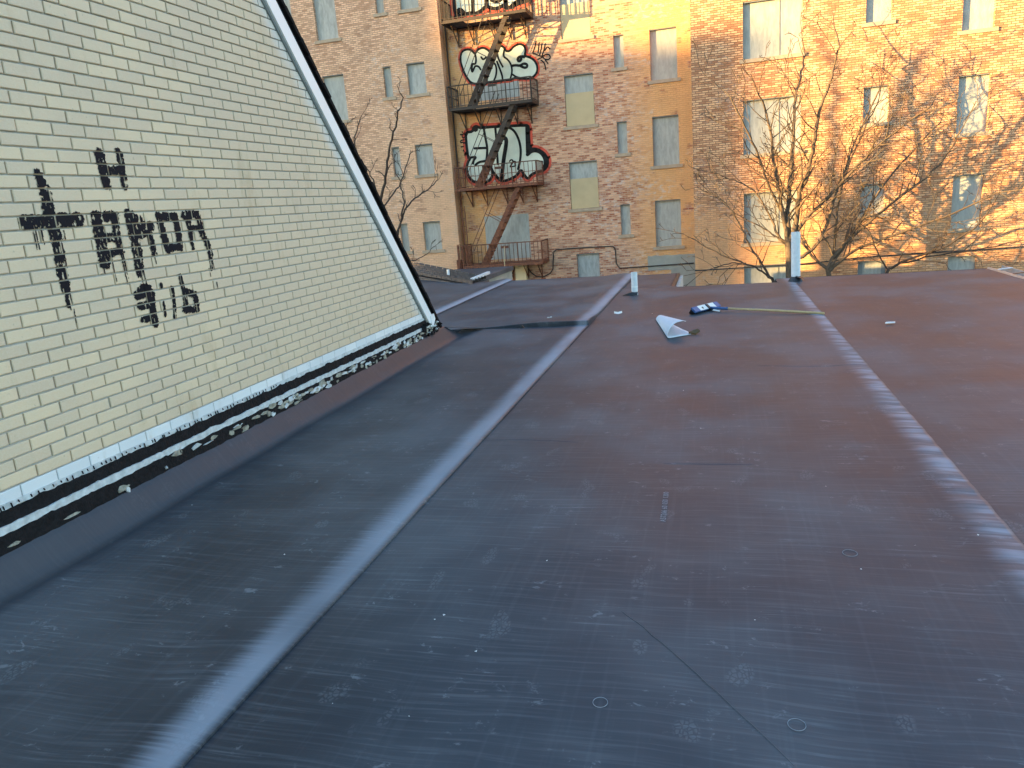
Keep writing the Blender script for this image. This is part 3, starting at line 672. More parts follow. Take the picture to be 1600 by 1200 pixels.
piece('bubble_graffiti', 'pale bubble letters edged black and red', (690, 50), 8.889,
    [(300,255),(385,235),(440,275),(465,310),(500,245),(575,212),(640,245),(665,275),(720,245),(790,205),(835,190),(875,225),(895,268),(950,265),(1000,200),(1080,163),(1145,185),(1172,250),(1150,335),(1210,345),(1285,385),(1330,465),(1332,545),(1290,615),(1220,652),(1100,648),(1020,635),(950,668),(850,670),(750,692),(560,715),(420,722),(340,620),(290,500),(262,400),(268,310)],
    [[(465,300),(482,370),(475,450),(420,440),(410,500),(430,560),(455,500),(470,470),(520,480),(545,525)], [(550,350),(580,390),(620,350)], [(628,480),(632,600),(630,705)], [(690,390),(745,440),(768,520),(755,620),(720,692)], [(770,300),(795,385),(855,490)], [(770,410),(805,500),(842,600),(850,665)],
     [(872,250),(855,340),(920,380),(972,460),(982,560),(955,655)], [1.5,(1150,345),(1100,340),(1060,360),(1060,400),(1090,405),(1108,375)], [1.3,(975,472),(1030,460),(1090,472),(1140,435),(1192,450),(1190,490),(1150,500),(1095,472)], [(985,590),(1040,628),(1110,640)], [1.4,(425,450),(415,500),(430,550)]], .08, .27)
piece('block_graffiti', 'pale block letters edged black and red', (690, 180), 8.889,
    [(335,240),(435,228),(440,175),(480,150),(530,175),(560,175),(740,158),(900,152),(1150,140),(1205,145),(1212,300),(1225,465),(1325,470),(1420,520),(1470,600),(1478,680),(1430,765),(1330,785),(1245,825),(1200,890),(1150,830),(1100,750),(1050,835),(980,875),(890,912),(820,915),(765,850),(718,790),(685,895),(600,940),(520,942),(425,915),(365,830),(345,740),(368,645),(400,600),(368,590),(348,420)],
    [[(590,200),(612,330),(637,450),(632,560),(622,640)], [(460,460),(632,455)], [(370,595),(490,575),(445,625),(440,675)], [(470,692),(520,650),(620,636)], [(745,160),(760,300),(770,480),(782,690)], [(895,165),(990,190),(1062,300),(1103,450),(1096,620),(1062,755)],
     [1.7,(860,310),(902,330),(897,420),(872,560),(850,720),(835,890)], [1.3,(668,660),(690,740),(720,800)], [2.,(1195,165),(1200,350),(1205,520)], [1.6,(1195,545),(1240,500),(1310,485),(1390,520),(1440,600),(1450,680),(1410,740)], [.6,(945,640),(970,615),(995,630),(985,670),(945,720),(990,712)], [.6,(1005,640),(1040,650),(1015,675),(1035,700),(1000,712)], [2.6,(470,190),(472,188)]], .105, .40, 1)
piece('top_graffiti', 'pale letters edged red above the upper landing', (670, 0), 8.889,
    [(350,-160),(355,120),(385,215),(470,225),(560,180),(640,195),(720,160),(800,80),(860,115),(950,125),(1040,70),(1075,110),(1130,105),(1220,60),(1420,-5),(1460,-160)],
    [[1.2,(610,-80),(615,180)], [1.5,(800,-60),(805,85)], [(835,-60),(870,10),(940,30),(1010,0),(1040,-80)], [1.6,(1060,-60),(1075,110)], [1.6,(1150,95),(1250,10),(1400,-30)], [1.6,(390,230),(420,120),(500,200)]], .13, .5, 1)
mb = MB()
for st in ([(1310,130),(1300,200),(1265,290)],[(1355,150),(1345,240),(1340,290)],[(1395,160),(1380,250),(1360,330)],[(1440,165),(1425,240),(1395,330)],[(1505,235),(1470,200),(1430,260)],[(1265,290),(1330,320),(1400,345),(1440,310),(1490,310),(1515,350),(1490,385),(1440,385),(1400,345)],[(1340,380),(1400,350)],[(1380,390),(1430,430),(1450,530)],[(1440,390),(1480,440)]):
    line(mb, [gpt(v[0], v[1], (690, 50), 8.889) for v in smooth_poly([(a, b, 0) for a, b in st], False, 2)], .045, .006)
mb.build('scribbled_tag', M['g_black'], ten)['label'] = 'black scribbled tag right of the bubble letters'
mb = MB()
for st in ([(265,232),(268,238)],[(240,270),(310,265),(300,310),(270,320),(262,270)],[(310,340),(240,350),(245,390),(275,370),(285,395),(300,375),(312,400)],[(250,440),(320,430),(270,500),(325,495)],[(303,560),(306,565)]):
    line(mb, [gpt(v[0] + 22, v[1], (690, 180), 8.889) for v in smooth_poly([(a, b, 0) for a, b in st], False, 2)], .05, .006)
mb.build('vertical_tag', M['g_black'], ten)['label'] = 'small black upright tag left of the block letters'

# ------------------------------------------------------------------ fire escape
PX0, PX1, PY0 = -9.30, -6.18, DC - 1.15
fe = thing('fire_escape', (-7.7, DC - .6, zc(-2.2)), 'rusty iron fire escape zigzagging down the recessed bay', 'fire escape')
LV = [zc(6.47), zc(3.53), zc(.69), zc(-2.17)]
for k, z in enumerate(LV):
    mb = MB(); y1 = DC - .02
    mb.box((PX0, PY0, z - .05), (PX1, PY0 + .05, z + .05)); mb.box((PX0, y1 - .05, z - .05), (PX1, y1, z + .05))
    for x in (PX0, PX1 - .05): mb.box((x, PY0 + .05, z - .05), (x + .05, y1 - .05, z + .05))
    for i in range(11):                                            # floor bars with gaps, open where the stair comes up
        y = PY0 + .1 + i * .095
        if y > PY0 + .05:
            if k < 3 and i < 6: mb.box((PX0 + .05, y, z - .012), (PX0 + .75, y + .06, z + .012)); mb.box((PX1 - .75, y, z - .012), (PX1 - .05, y + .06, z + .012))
            else: mb.box((PX0 + .05, y, z - .012), (PX1 - .05, y + .06, z + .012))
    pf = mb.build('platform', M['iron'], fe)
    for x in (PX0 + .25, PX0 + .85, (PX0 + PX1) / 2 + .1, PX1 - .85, PX1 - .3):
        mb = MB(); mb.bar((x, PY0 + .35, z - .07), (x, y1, z - .07), .04, .04); mb.bar((x, PY0 + .4, z - .08), (x, y1 - .03, z - .62), .03, .03); mb.bar((x, y1 - .03, z - .06), (x, y1 - .03, z - .66), .035, .035, (0, 1, 0)); mb.build('bracket', M['iron'], pf)
    mb = MB(); h = .80
    for (a, b) in (((PX0, PY0 + .02), (PX1, PY0 + .02)), ((PX0 + .02, PY0), (PX0 + .02, y1)), ((PX1 - .02, PY0), (PX1 - .02, y1))):
        L = math.hypot(b[0] - a[0], b[1] - a[1]); n = round(L / .155)
        for zz, ww in ((h, .05), (.10, .028)) + (((.45, .02),) if k in (1, 2) else ()): mb.bar((a[0], a[1], z + zz), (b[0], b[1], z + zz), ww, .035 if zz > .5 else .02)
        for i in range(n + 1):
            x = a[0] + (b[0] - a[0]) * i / n; y = a[1] + (b[1] - a[1]) * i / n; t_ = .034 if i % 7 == 0 else .018
            mb.bar((x, y, z), (x, y, z + h), t_, t_, (0, 1, 0))
    rl = mb.build('railing', M['iron'], fe)
    mb = MB(); mb.box((-7.75, PY0 - .02, z + .62), (-7.45, PY0 - .004, z + .71)); mb.build('maker_plate', M['iron'], rl)
for k in range(3):
    zt, zb = LV[k], LV[k + 1]; xa, xb = -6.92, -8.55; ya = PY0 + .12; wd = .52
    mb = MB()
    for y in (ya, ya + wd): mb.bar((xb, y, zb), (xa, y, zt), .02, .155, (0, 1, 0)) if False else mb.bar((xb, y, zb + .02), (xa, y, zt - .02), .022, .16)
    st = mb.build('stair', M['iron'], fe)
    n = 11
    for i in range(1, n):
        t = i / n; x = xb + (xa - xb) * t; z = zb + (zt - zb) * t
        mb = MB(); mb.box((x - .10, ya - .03, z - .016), (x + .10, ya + wd + .03, z + .016)); mb.build('tread', M['iron'], st)
    for y in (ya - .01, ya + wd + .01):
        mb = MB(); o_ = Vector((-.62, 0, .45)); a = Vector((xb, y, zb)) + o_ + Vector((.15, 0, .1)); b = Vector((xa, y, zt)) + o_ * 1.0
        mb.tube([a + Vector((.25, 0, -.05)), a, b], .013, 4); 
        mid = (a + b) / 2; mb.bar(mid, mid + Vector((.55, 0, -.33)), .02, .02); mb.build('handrail', M['iron'], st)
mb = MB(); xa = at_y(724, 350, DC - .35).x; xb = at_y(728.5, 350, DC - .35).x      # upright rung ladder beside the recess corner
for x in (xa, xb): mb.bar((x, DC - .4, LV[2] - .6), (x + .03, DC - .4, LV[3] - 1), .03, .03, (0, 1, 0))
ld = mb.build('drop_ladder', M['iron'], fe)
for i in range(12):
    z = LV[2] - .75 - i * .3; mb = MB(); mb.bar((xa, DC - .4, z), (xb, DC - .4, z), .02, .02); mb.build('rung', M['iron'], ld)
mb = MB(); mb.bar((xa - .1, DC - .95, LV[3] - .9), (xa - .1, DC - .95, LV[3] + .85), .07, .07, (0, 1, 0)); mb.bar((xb + .12, DC - .95, LV[3] - .7), (xb + .12, DC - .95, LV[3] + .8), .05, .05, (0, 1, 0)); mb.build('corner_post', M['iron'], fe)

# ------------------------------------------------------------------ trees
def grow(mb, p, d, r, L, lev, rg, up=.25, bend=.28, spread=1.):
    n = max(3, int(L / .22)); pts = [p.copy()]; rs = [r]; q = p.copy(); dd = d.normalized()
    for i in range(n):
        dd = (dd + Vector((rg.gauss(0, bend), rg.gauss(0, bend), rg.gauss(0, bend) + up * .35)) * .42).normalized()
        q = q + dd * (L / n); pts.append(q.copy()); rs.append(max(.009, r * (1 - .72 * (i + 1) / n)))
        if lev > 0 and i > 0 and rg.random() < .78:
            side = dd.cross(Vector((rg.gauss(0, 1), rg.gauss(0, 1), rg.gauss(0, 1)))).normalized()
            cd = (dd * .75 + side * rg.uniform(.5, .95) * spread + Vector((0, 0, up * .6))).normalized()
            grow(mb, q, cd, rs[-1] * .62, L * rg.uniform(.45, .72) * (1 - .35 * i / n), lev - 1, rg, up, bend, spread)
    mb.tube(pts, rs, 5 if r > .03 else (4 if r > .012 else 3), False)
def limb(mb, pts, r0, r1, rg, lev=2, dens=.55, Ls=1.3, up=.25, start=.15):
    P = smooth_poly(pts, False, 2); n = len(P); rs = [r0 + (r1 - r0) * i / (n - 1) for i in range(n)]
    P = [p + Vector((rg.gauss(0, .012), rg.gauss(0, .03), rg.gauss(0, .012))) for p in P]
    mb.tube(P, rs, 7 if r0 > .05 else 5, False)
    acc = 0
    for i in range(1, n):
        acc += (P[i] - P[i-1]).length
        if i / n > start and acc > .20 and rg.random() < dens:
            acc = 0; d = (P[i] - P[i-1]).normalized(); side = d.cross(Vector((rg.gauss(0, 1), rg.gauss(0, 1), rg.gauss(0, 1)))).normalized()
            grow(mb, P[i], (d * .7 + side * .75 + Vector((0, 0, up * .6))).normalized(), rs[i] * .5 + .003, Ls * rg.uniform(.45, 1.) * (1 - .45 * i / n), lev, rg, up)
    d = (P[-1] - P[-2]).normalized(); grow(mb, P[-1], d, r1, Ls * .7, lev, rg, up)
def tree(name, label, cat, Y, trunk, tr, limbs, seed, mat, lev=2, Ls=1.3, dens=.55, group=None, sprY=1.3):
    rg = random.Random(seed)
    bp = at_y(*trunk[0], Y); root = thing(name, (bp.x, Y, ZG), label, cat, group)
    T = [Vector((bp.x, Y, ZG))] + [at_y(x, y, Y) for x, y in trunk]
    mb = MB(); mb.tube(T, [tr[0] * 1.25] + [tr[0] + (tr[1] - tr[0]) * i / (len(trunk) - 1) for i in range(len(trunk))], 9, False); mb.build('trunk', mat, root, True)
    mb = MB()
    for k, (r0, r1, pts) in enumerate(limbs):
        dy = rg.uniform(-sprY, sprY * .8); n = len(pts)
        limb(mb, [at_y(x, y, Y + dy * (i / (n - 1)) ** 1.2) for i, (x, y) in enumerate(pts)], r0 * 1.1, r1 * 1.7, rg, lev, dens, Ls)
    mb.build('branches', mat, root, True)
    return root
TY = 24.3
tree('bare_tree', 'leafless tree with upright forked limbs behind the tall white vent pipe', 'tree', TY,
    [(1236, 470), (1234, 430), (1233, 400), (1231, 374)], (.125, .10), [
    (.065, .018, [(1231, 378), (1226, 350), (1221, 322), (1215, 290), (1210, 262), (1207, 225), (1196, 170)]),
    (.070, .014, [(1232, 376), (1231, 335), (1234, 290), (1237, 250), (1241, 205), (1240, 160), (1252, 115), (1258, 85)]),
    (.075, .014, [(1235, 376), (1246, 345), (1247, 300), (1258, 285), (1270, 240), (1274, 200), (1284, 160), (1302, 115), (1312, 70)]),
    (.060, .012, [(1236, 374), (1260, 340), (1290, 312), (1320, 280), (1358, 240), (1400, 205), (1455, 165)]),
    (.040, .008, [(1230, 382), (1214, 366), (1207, 345), (1186, 306), (1165, 288), (1135, 278)]),
    (.032, .007, [(1230, 385), (1212, 370), (1184, 352), (1160, 340)]),
    (.055, .012, [(1240, 408), (1262, 395), (1282, 376), (1294, 345), (1306, 300), (1322, 262), (1342, 205), (1375, 140)]),
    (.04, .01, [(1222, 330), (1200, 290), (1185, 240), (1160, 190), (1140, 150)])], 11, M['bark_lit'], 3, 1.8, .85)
tree('bare_tree', 'leafless many-stemmed tree right of the tall white vent pipe', 'tree', TY + .6,
    [(1300, 470), (1297, 440), (1293, 418)], (.085, .07), [
    (.05, .012, [(1293, 420), (1276, 408), (1262, 390), (1250, 372), (1246, 350)]),
    (.06, .012, [(1293, 419), (1303, 398), (1322, 380), (1345, 356), (1400, 312), (1445, 280), (1480, 245), (1500, 205)]),
    (.045, .010, [(1296, 425), (1303, 395), (1306, 350), (1312, 308), (1322, 268), (1348, 205), (1372, 160)]),
    (.05, .010, [(1296, 423), (1330, 392), (1385, 372), (1440, 352), (1500, 330), (1560, 300)]),
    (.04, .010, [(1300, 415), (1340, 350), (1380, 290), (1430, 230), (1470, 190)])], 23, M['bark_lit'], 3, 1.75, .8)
tree('sapling', 'low spreading leafless sapling at the roof edge left of the white pipe', 'tree', TY - 1.2,
    [(1214, 470), (1210, 445), (1207, 436)], (.055, .045), [
    (.035, .007, [(1207, 436), (1188, 410), (1170, 384), (1158, 355), (1142, 327), (1120, 305), (1098, 298)]),
    (.03, .006, [(1207, 437), (1182, 418), (1163, 411), (1130, 400), (1100, 384), (1066, 364)]),
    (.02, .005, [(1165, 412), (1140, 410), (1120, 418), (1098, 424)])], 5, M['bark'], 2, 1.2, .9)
tree('sapling', 'long low leafless limb rising to the right over the roof edge', 'tree', TY + .3,
    [(1372, 475), (1380, 440), (1388, 422)], (.05, .042), [
    (.04, .008, [(1388, 422), (1412, 407), (1480, 386), (1530, 352), (1552, 320)]),
    (.025, .007, [(1388, 422), (1370, 395), (1362, 365), (1340, 345)]),
    (.028, .006, [(1400, 414), (1450, 400), (1510, 392), (1560, 384), (1610, 372)])], 8, M['bark'], 2, 1.2, .9)
tree('sapling', 'slender leafless sapling rising from behind the sloping white fascia', 'tree', 25.5,
    [(586, 420), (591, 345), (594, 318)], (.075, .06), [
    (.05, .010, [(594, 318), (602, 281), (605, 247), (612, 220), (617, 200), (623, 178), (630, 150)]),
    (.03, .008, [(592, 325), (588, 290), (575, 265), (562, 250)]), (.03, .008, [(596, 330), (612, 305), (625, 290), (634, 265), (640, 240)])], 31, M['bark'], 2, .8, .5)
tree('sapling', 'forked leafless sapling in front of the small left windows', 'tree', 24.8,
    [(612, 440), (618, 385), (622, 360)], (.06, .05), [
    (.04, .008, [(622, 362), (628, 337), (636, 322), (655, 303), (673, 294), (684, 280)]),
    (.035, .008, [(626, 345), (632, 318), (628, 290), (618, 270)]), (.02, .005, [(630, 410), (646, 408), (668, 398), (678, 384)])], 37, M['bark'], 2, .75, .5)
tree('sapling', 'thin leafless twigs beside the lower left boarded window', 'tree', 25.2,
    [(548, 420), (553, 290), (555, 243)], (.04, .03), [(.028, .006, [(555, 243), (553, 215), (560, 195), (566, 180)]), (.02, .005, [(555, 240), (546, 215), (541, 195)])], 41, M['bark'], 2, .6, .5)
# a bigger tree standing behind the house, outside the picture; its shadow falls on the right wall
def sh_pt(x, y, t): return at_y(x, y, DR) - SUN_DIR * t
rg = random.Random(3)
tb = sh_pt(1303, 440, 27.0); big = thing('street_tree', (tb.x, tb.y, ZG), 'large bare tree behind the yellow house, outside the picture', 'tree')
mb = MB(); T = [Vector((tb.x, tb.y, ZG))] + [sh_pt(x, y, 27.) for x, y in ((1303, 440), (1300, 400), (1298, 370))]
mb.tube(T, [.3, .27, .25, .22], 9, False); mb.build('trunk', M['bark'], big, True)
mb = MB()
for (r0, r1, pts) in ((.15, .06, [(1299, 372), (1301, 330), (1304, 280), (1303, 230), (1302, 180), (1310, 110)]), (.19, .09, [(1300, 392), (1325, 372), (1338, 330), (1352, 285), (1375, 240), (1390, 200), (1412, 140), (1430, 95)]),
                      (.10, .04, [(1392, 200), (1440, 165), (1500, 110), (1560, 80)]), (.09, .03, [(1345, 310), (1400, 270), (1460, 240), (1540, 225), (1620, 190)]), (.09, .03, [(1318, 385), (1370, 365), (1420, 320), (1480, 260), (1560, 240)]),
                      (.11, .03, [(1310, 420), (1360, 408), (1420, 370), (1470, 330), (1560, 300), (1640, 280)]), (.09, .03, [(1330, 440), (1400, 410), (1470, 370), (1560, 350), (1640, 330)])):
    dy = rg.uniform(-2, 2); n = len(pts)
    limb(mb, [sh_pt(x, y, 27. + dy * i / (n - 1)) for i, (x, y) in enumerate(pts)], r0, r1, rg, 1, .4, 1.8)
mb.build('branches', M['bark'], big, True)
# overhead cable in front of the right wall
mb = MB(); mb.tube(pxy([(1086, 423), (1180, 417), (1260, 412), (1350, 402), (1430, 396), (1520, 391), (1620, 384)], DR - .25), .022, 5)
tag(mb.build('utility_cable', M['cable']), 'black cable running level across the sunlit brick wall behind the trees', 'cable')

# ------------------------------------------------------------------ low shingle roof at far left
sr = thing('shingle_roof', (-7, 16.5, 0), 'low brown shingle roof sloping down beside the flat roof at far left', 'roof')
A, B_ = at_z(640, 424, .02), at_z(741, 442, .02); 
Y2 = 19.5
TLp, TRp = at_y(632, 407, 19.0), at_y(764, 433, 17.0)
A = at_y(640, 426, 17.4); B_ = at_z(739, 442.5, .03)
mb = MB(); dn = Vector((0, 0, -.06)); mb.add([A + dn, B_ + dn, TRp + dn, TLp + dn, A + Vector((0, 0, -2)), B_ + Vector((0, 0, -2)), TRp + Vector((0, 0, -2)), TLp + Vector((0, 0, -2))], [(0,1,2,3),(0,1,5,4),(1,2,6,5),(2,3,7,6),(3,0,4,7)]); mb.build('deck', M['roof_shingle'], sr)
rows, cols = 6, 13
for j in range(rows):
    for i in range(cols):
        o_ = .5 * (j % 2)
        def pt(u, v): a = A.lerp(B_, u); b = TLp.lerp(TRp, u); return a.lerp(b, v)
        u0, u1 = (i + o_) / cols, min(1, (i + 1 + o_) / cols) - .006; v0, v1 = j / rows, (j + 1.1) / rows
        if u0 >= .99: continue
        up = Vector((0, 0, 1)); r_ = random.uniform(0, .012)
        mb = MB(); mb.add([pt(u0, v0) + up * (.045 + r_), pt(u1, v0) + up * (.045 + r_), pt(u1, v1) + up * .012, pt(u0, v1) + up * .012, pt(u0, v0) - up * .02, pt(u1, v0) - up * .02], [(0,1,2,3),(0,4,5,1)]); mb.build('shingle', M['roof_shingle'], sr)
mb = MB(); a, b = at_y(738, 443, 15.9), at_y(764, 430.5, 17.3); a.z += .09; b.z += .07; mb.bar(a, b, .07, .06); mb.build('white_verge', M['white_metal'], sr)

# ------------------------------------------------------------------ vent pipes
def pipe(name, label, base, top_h, r, mat, rings=True, lean=(0, 0)):
    t = thing(name, (base.x, base.y, 0), label, 'vent pipe')
    mb = MB(); n = 20; h = top_h
    mb.tube([(base.x, base.y, -.05), (base.x + lean[0] * .5, base.y, h * .5), (base.x + lean[0], base.y, h)], r, n, False)
    mb.tube([(base.x + lean[0], base.y, h - .002), (base.x + lean[0], base.y, h - .12)], r * .86, n, False)
    a = [(base.x + lean[0] + r * math.cos(k * 2 * math.pi / n), base.y + r * math.sin(k * 2 * math.pi / n), h) for k in range(n)]; b = [(base.x + lean[0] + r * .86 * math.cos(k * 2 * math.pi / n), base.y + r * .86 * math.sin(k * 2 * math.pi / n), h) for k in range(n)]
    mb.add(a + b, [(k, (k + 1) % n, n + (k + 1) % n, n + k) for k in range(n)]); mb.build('pipe', mat, t, True)
    return t
b = at_z(1243.5, 438); t = pipe('vent_pipe', 'tall white round vent pipe at the far roof edge by the tree', b, .80, .073, M['white_metal'], lean=(-.01, 0))
mb = MB(); mb.tube([(b.x, b.y, -.03), (b.x, b.y, .03), (b.x, b.y, .07)], [.14, .10, .08], 16, False); mb.add([(b.x - .02, b.y - .12, .075), (b.x + .12, b.y - .16, .03), (b.x + .10, b.y - .02, .06), (b.x, b.y - .06, .09)], [(0, 1, 2, 3)]); mb.build('rubber_boot', M['black_rubber'], t, True)
b = at_z(992, 461); t = pipe('vent_pipe', 'short white vent pipe standing on the roof left of the broom', b, .375, .052, M['white_metal'])
mb = MB(); mb.tube([(b.x, b.y, .13), (b.x, b.y, .15)], .054, 18, False); mb.build('joint_band', M['fascia'], t)
mb = MB(); mb.add([(b.x - .20, b.y - .10, .012), (b.x - .13, b.y - .10, .035), (b.x - .05, b.y - .08, .055), (b.x + .055, b.y - .07, .05), (b.x + .07, b.y + .02, .06), (b.x - .05, b.y + .06, .07), (b.x + .05, b.y - .09, .008), (b.x - .1, b.y - .11, .008)], [(0, 1, 2, 5), (2, 3, 4, 5), (0, 7, 2, 1), (7, 6, 3, 2)]); mb.build('torn_rubber_flap', M['black_rubber'], t)
b = at_z(701.5, 438); t = pipe('vent_pipe', 'small white vent pipe far off beside the shingle roof', b, .25, .032, M['white_metal'])
mb = MB(); mb.tube([(b.x, b.y, -.01), (b.x, b.y, .085)], [.04, .034], 10, False); mb.build('rubber_boot', M['black_rubber'], t)

# ------------------------------------------------------------------ broom
bl, brt = at_z(1084, 486.5, .05), at_z(1123, 475.5, .06); bl = Vector((bl.x, bl.y, .055)); brt = Vector((brt.x, brt.y, .055))
brm = thing('push_broom', (bl.x, bl.y, .02), 'push broom with blue and white head and wooden handle lying on the roof', 'broom')
ax = (brt - bl).normalized(); ax2 = Vector((ax.x, ax.y, 0)).normalized(); nx = Vector((ax2.y, -ax2.x, 0))      # nx points toward the viewer
Lh = (brt - bl).length; tl = (nx * .62 + Vector((0, 0, .78))).normalized(); side = ax2.cross(tl).normalized()
if side.z < 0: side = -side
def blockbox(mb, u0, u1, a0, a1, b0, b1):
    P = [bl + ax2 * u + side * a + tl * b for u in (u0, u1) for a, b in ((a0, b0), (a1, b0), (a1, b1), (a0, b1))]
    mb.add(P, [(0,3,2,1),(4,5,6,7),(0,1,5,4),(1,2,6,5),(2,3,7,6),(3,0,4,7)])
mb = MB(); blockbox(mb, 0, Lh, -.035, .055, -.012, .014); hd = mb.build('head_block', M['blue'], brm)
mb = MB(); blockbox(mb, Lh * .20, Lh * .50, -.033, .053, .0145, .0165); mb.build('white_label', M['label_white'], hd)
mb = MB(); blockbox(mb, Lh * .58, Lh * .82, -.033, .053, .0145, .0165); mb.build('white_label', M['label_white'], hd)
mb = MB(); blockbox(mb, Lh * .31, Lh * .36, -.012, .02, .017, .018); mb.build('label_print', M['g_black'], hd)
mb = MB(); blockbox(mb, Lh * .50, Lh * .57, -.05, .04, .010, .030); mb.build('handle_socket', M['black_rubber'], hd)
mb = MB()
for i in range(36):
    u = Lh * (i + .5) / 36
    for a in (-.025, 0, .025, .045):
        p0 = bl + ax2 * u + side * a - tl * .012; p1 = p0 - tl * .07 + Vector((random.gauss(0, .006), random.gauss(0, .006), 0)); p1.z = max(.006, p1.z); mb.bar(p0, p1, .009, .009)
mb.build('bristles', M['bristle'], brm)
h0 = bl + ax2 * Lh * .56 + tl * .02 - side * .03; h1 = at_z(1288, 489.5, .022); hm = h0.lerp(h1, .17)
mb = MB(); mb.tube([h0, h0.lerp(h1, .06), hm], [.018, .020, .019], 10); mb.build('blue_sleeve', M['blue'], brm, True)
mb = MB(); mb.tube([hm, hm.lerp(h1, .5) + Vector((0, 0, .004)), h1], .0155, 10); mb.build('handle', M['wood'], brm, True)
p = at_z(1120.5, 484.5, .02); mb = MB(); mb.prism([(p.x - .06, p.y - .05, .03), (p.x + .03, p.y - .09, .016), (p.x + .05, p.y + .03, .04), (p.x - .01, p.y + .06, .05)], (0, 0, 1), .005)
tag(mb.build('paper_tag', M['label_white']), 'small white paper tag under the broom handle', 'tag')

# ------------------------------------------------------------------ curled offcut
sc_ = thing('membrane_offcut', (-.55, 9.1, 0), 'curled pale offcut of roofing sheet rolled into a cone', 'scrap')
tip, fr, rt = at_z(1026, 497, .03), at_z(1047, 529, .0), at_z(1081, 523, .0); tip = Vector((tip.x, tip.y, .03))
mb = MB(); nu, nv = 14, 20; axv = (Vector((fr.x, fr.y, 0)) - Vector((tip.x, tip.y, 0))); vs = []
wv = Vector((rt.x - fr.x, rt.y - fr.y, 0))
for i in range(nu + 1):
    u = i / nu; c0 = Vector((tip.x, tip.y, 0)) + axv * u
    R_ = .030 + .062 * u
    for j in range(nv + 1):
        v = j / nv
        if v < .40:                                   # flat tongue lying on the roof
            q = c0 + wv * (1 - v / .40) * (.25 + .75 * u) * 1.0; z = .006 + .012 * (1 - v / .4) * N2(u * 4, v * 5)
        else:                                         # rolled-over part
            a = (v - .40) / .60 * math.pi * 1.18; off = wv.normalized()
            q = c0 - off * (R_ * 1.0 * math.sin(a)) + off * ((v - .4) / .6) * (.20 * (.35 + .65 * u)) * (1 if a > 1.3 else a / 1.3) * .9; z = .006 + R_ * (1 - math.cos(a)) * .95
        if i == nu: q = q + axv.normalized() * .03 * N2(v * 14, 2) * (1 if v > .5 else .3)
        vs.append(Vector((q.x, q.y, max(.006, z))))
mb.v = [tuple(v) for v in vs]; W_ = nv + 1
for i in range(nu):
    for j in range(nv): mb.f.append((i*W_+j, i*W_+j+1, (i+1)*W_+j+1, (i+1)*W_+j)); mb.mi.append(0)
o = mb.build('sheet', M['scrap_top'], sc_, True); md = o.modifiers.new('thick', 'SOLIDIFY'); md.thickness = .004
p = at_z(1083, 521, .01); mb = MB()
mb.prism([(p.x - .05, p.y - .02, .03), (p.x + .03, p.y - .05, .022), (p.x + .075, p.y - .02, .05), (p.x + .05, p.y + .03, .06), (p.x, p.y + .02, .045)], (0, 0, 1), .02)
tag(mb.build('brown_scrap', M['brown_scrap']), 'brown crumpled scrap beside the curled offcut', 'scrap')
# ------------------------------------------------------------------ small litter
def crescent(px, py, r, name, label, mat, rot=0., th=.35):
    q = at_z(px, py); mb = MB(); n = 10; vs = []
    for i in range(n + 1):
        a = -1.3 + 2.6 * i / n + rot; w_ = th * math.sin(math.pi * (i + .4) / (n + .8))
        vs += [Vector((q.x + r * math.cos(a), q.y + r * math.sin(a), .02 + .018 * abs(i / n - .5))), Vector((q.x + r * (1 - w_) * math.cos(a), q.y + r * (1 - w_) * math.sin(a), .045 + .02 * abs(i / n - .5)))]
    mb.add(vs, [(2*i, 2*i+2, 2*i+3, 2*i+1) for i in range(n)]); o = mb.build(name, mat); md = o.modifiers.new('thick', 'SOLIDIFY'); md.thickness = .004
    return tag(o, label, 'litter')
crescent(966, 492, .055, 'plastic_curl', 'pale crescent-shaped peeling lying left of the curled offcut', M['white_chip'], -1.5)
crescent(860, 501, .045, 'paper_bit', 'white folded paper bit on the roof beyond the raised lap', M['white_chip'], 2.5, .8)
q = at_z(815, 512, .07); mb = MB(); mb.prism([(q.x - .02, q.y, .06), (q.x + .035, q.y, .065), (q.x + .0, q.y + .01, .105)], (0, -1, 0), .015); tag(mb.build('black_scrap', M['black_rubber']), 'tiny black scrap on the edge of the raised lap', 'litter')
q = at_z(1391, 506); mb = MB(); mb.prism([(q.x - .055, q.y - .015, .016), (q.x + .05, q.y + .005, .016), (q.x + .058, q.y + .04, .018), (q.x - .04, q.y + .022, .02)], (0, 0, 1), .01); tag(mb.build('white_stick', M['white_chip']), 'white chip lying alone on the right-hand roof sheet', 'litter')
q = at_z(317, 707, .04); mb = MB(); mb.bar((q.x - .03, q.y + .02, q.z), (q.x + .02, q.y - .01, q.z - .006), .006, .004); tag(mb.build('white_sliver', M['white_chip']), 'white sliver on the flashing below the yellow wall', 'litter')
rg = random.Random(77)
spots = [(695, 962), (1019, 490), (1095, 670), (1345, 890), (300, 790), (745, 1018), (1528, 838), (1430, 852), (1492, 508), (1290, 760), (680, 968), (900, 820), (1068, 610), (520, 1100), (445, 868), (640, 1120), (1180, 970), (855, 877)]
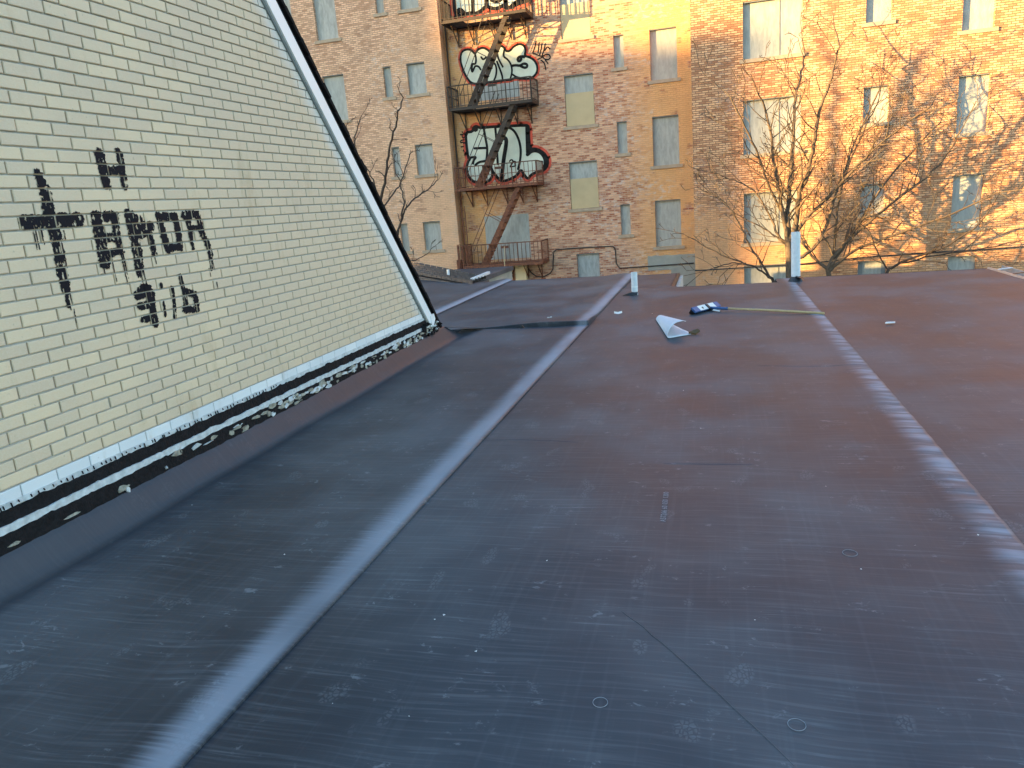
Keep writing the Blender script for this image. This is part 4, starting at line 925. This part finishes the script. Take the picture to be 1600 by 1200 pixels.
for i, (x, y) in enumerate(spots):
    q = at_z(x, y); zf = zA if q.x < SEAM1 else (zB if q.x < SEAM2 else zC); r = rg.uniform(.0014, .003) * (2.6 if i in (0, 1) else 1)
    bm = bmesh.new()
    for _ in range(8): bm.verts.new(Vector((q.x, q.y, zf(q.x, q.y) + r * .6)) + Vector((rg.gauss(0, 1), rg.gauss(0, 1), rg.gauss(0, .4))) * r)
    bmesh.ops.convex_hull(bm, input=bm.verts); me = bpy.data.meshes.new('grit_speck'); bm.to_mesh(me); bm.free(); me.materials.append(M['white_chip'])
    tag(link('grit_speck', me), 'tiny white grit speck on the dark roof membrane', 'litter', 'white grit specks on the membrane')

# ------------------------------------------------------------------ unseen blocks added behind the camera, shaped to shade the roof and tenement
hd_ = Vector((SUN_DIR.x, SUN_DIR.y, 0)).normalized(); sd_ = Vector((hd_.y, -hd_.x, 0)); TAN = -SUN_DIR.z / math.hypot(SUN_DIR.x, SUN_DIR.y)
def block(s0, s1, u, dep, ztop, name, label):
    mb = MB(); P = [sd_ * s0 + hd_ * u, sd_ * s1 + hd_ * u, sd_ * s1 + hd_ * (u - dep), sd_ * s0 + hd_ * (u - dep)]
    t = thing(name, (P[0].x, P[0].y, ZG), label, 'building')
    mb.add([Vector((p.x, p.y, ZG)) for p in P] + [Vector((p.x, p.y, ztop)) for p in P], [(0,1,5,4),(1,2,6,5),(2,3,7,6),(3,0,4,7),(4,5,6,7)]); mb.build('wall', M['far_block'], t)
    n = int(abs(s1 - s0) / 3); nz = int((ztop - ZG) / 3.1)
    mb = MB()
    for i in range(n):
        for k in range(nz):
            c = sd_ * (s0 + (s1 - s0) * (i + .5) / n) + hd_ * (u + .03); z = ZG + 1 + 3.1 * k; a = sd_ * .6
            mb.quad(Vector((c.x - a.x, c.y - a.y, z)), Vector((c.x + a.x, c.y + a.y, z)), Vector((c.x + a.x, c.y + a.y, z + 1.6)), Vector((c.x - a.x, c.y - a.y, z + 1.6)))
    o = mb.build('window_panes', M['board'], t); o['kind'] = 'stuff'
def s_of(P): return P.dot(sd_)
def u_of(P): return P.dot(hd_)
pR = at_y(1192, 200, DR); pC = at_y(800, 78, DC); pL = at_y(1560, 388, DR); pE = at_y(1528, 400, DR)
UB = u_of(pR) - 150
sL = .4803 * -8.96 * 1.0 - .8771 * DC
block(s_of(pR) - 60, sL + .35, UB - 20, 14, pC.z + 9 + TAN * (u_of(pC) - UB), 'shade_block', 'tallest unseen shade block, added far behind the camera')
block(sL - 2, s_of(pR), UB, 14, pC.z + TAN * (u_of(pC) - UB), 'shade_block', 'tall unseen shade block, added far behind the camera')
block(s_of(pE), s_of(pE) + 45, UB, 14, pL.z + TAN * (u_of(pL) - UB), 'shade_block', 'lower unseen shade block, added far behind the camera')

crease([(970, 955), (1010, 985), (1080, 1046), (1110, 1074), (1170, 1128), (1245, 1200)], .0028, .02)
crease([(1035, 724), (1090, 725), (1180, 726)], .003, .045); crease([(748, 688), (830, 687), (905, 691)], .0025, .04); crease([(1180, 571), (1270, 573), (1350, 571)], .003, .05)
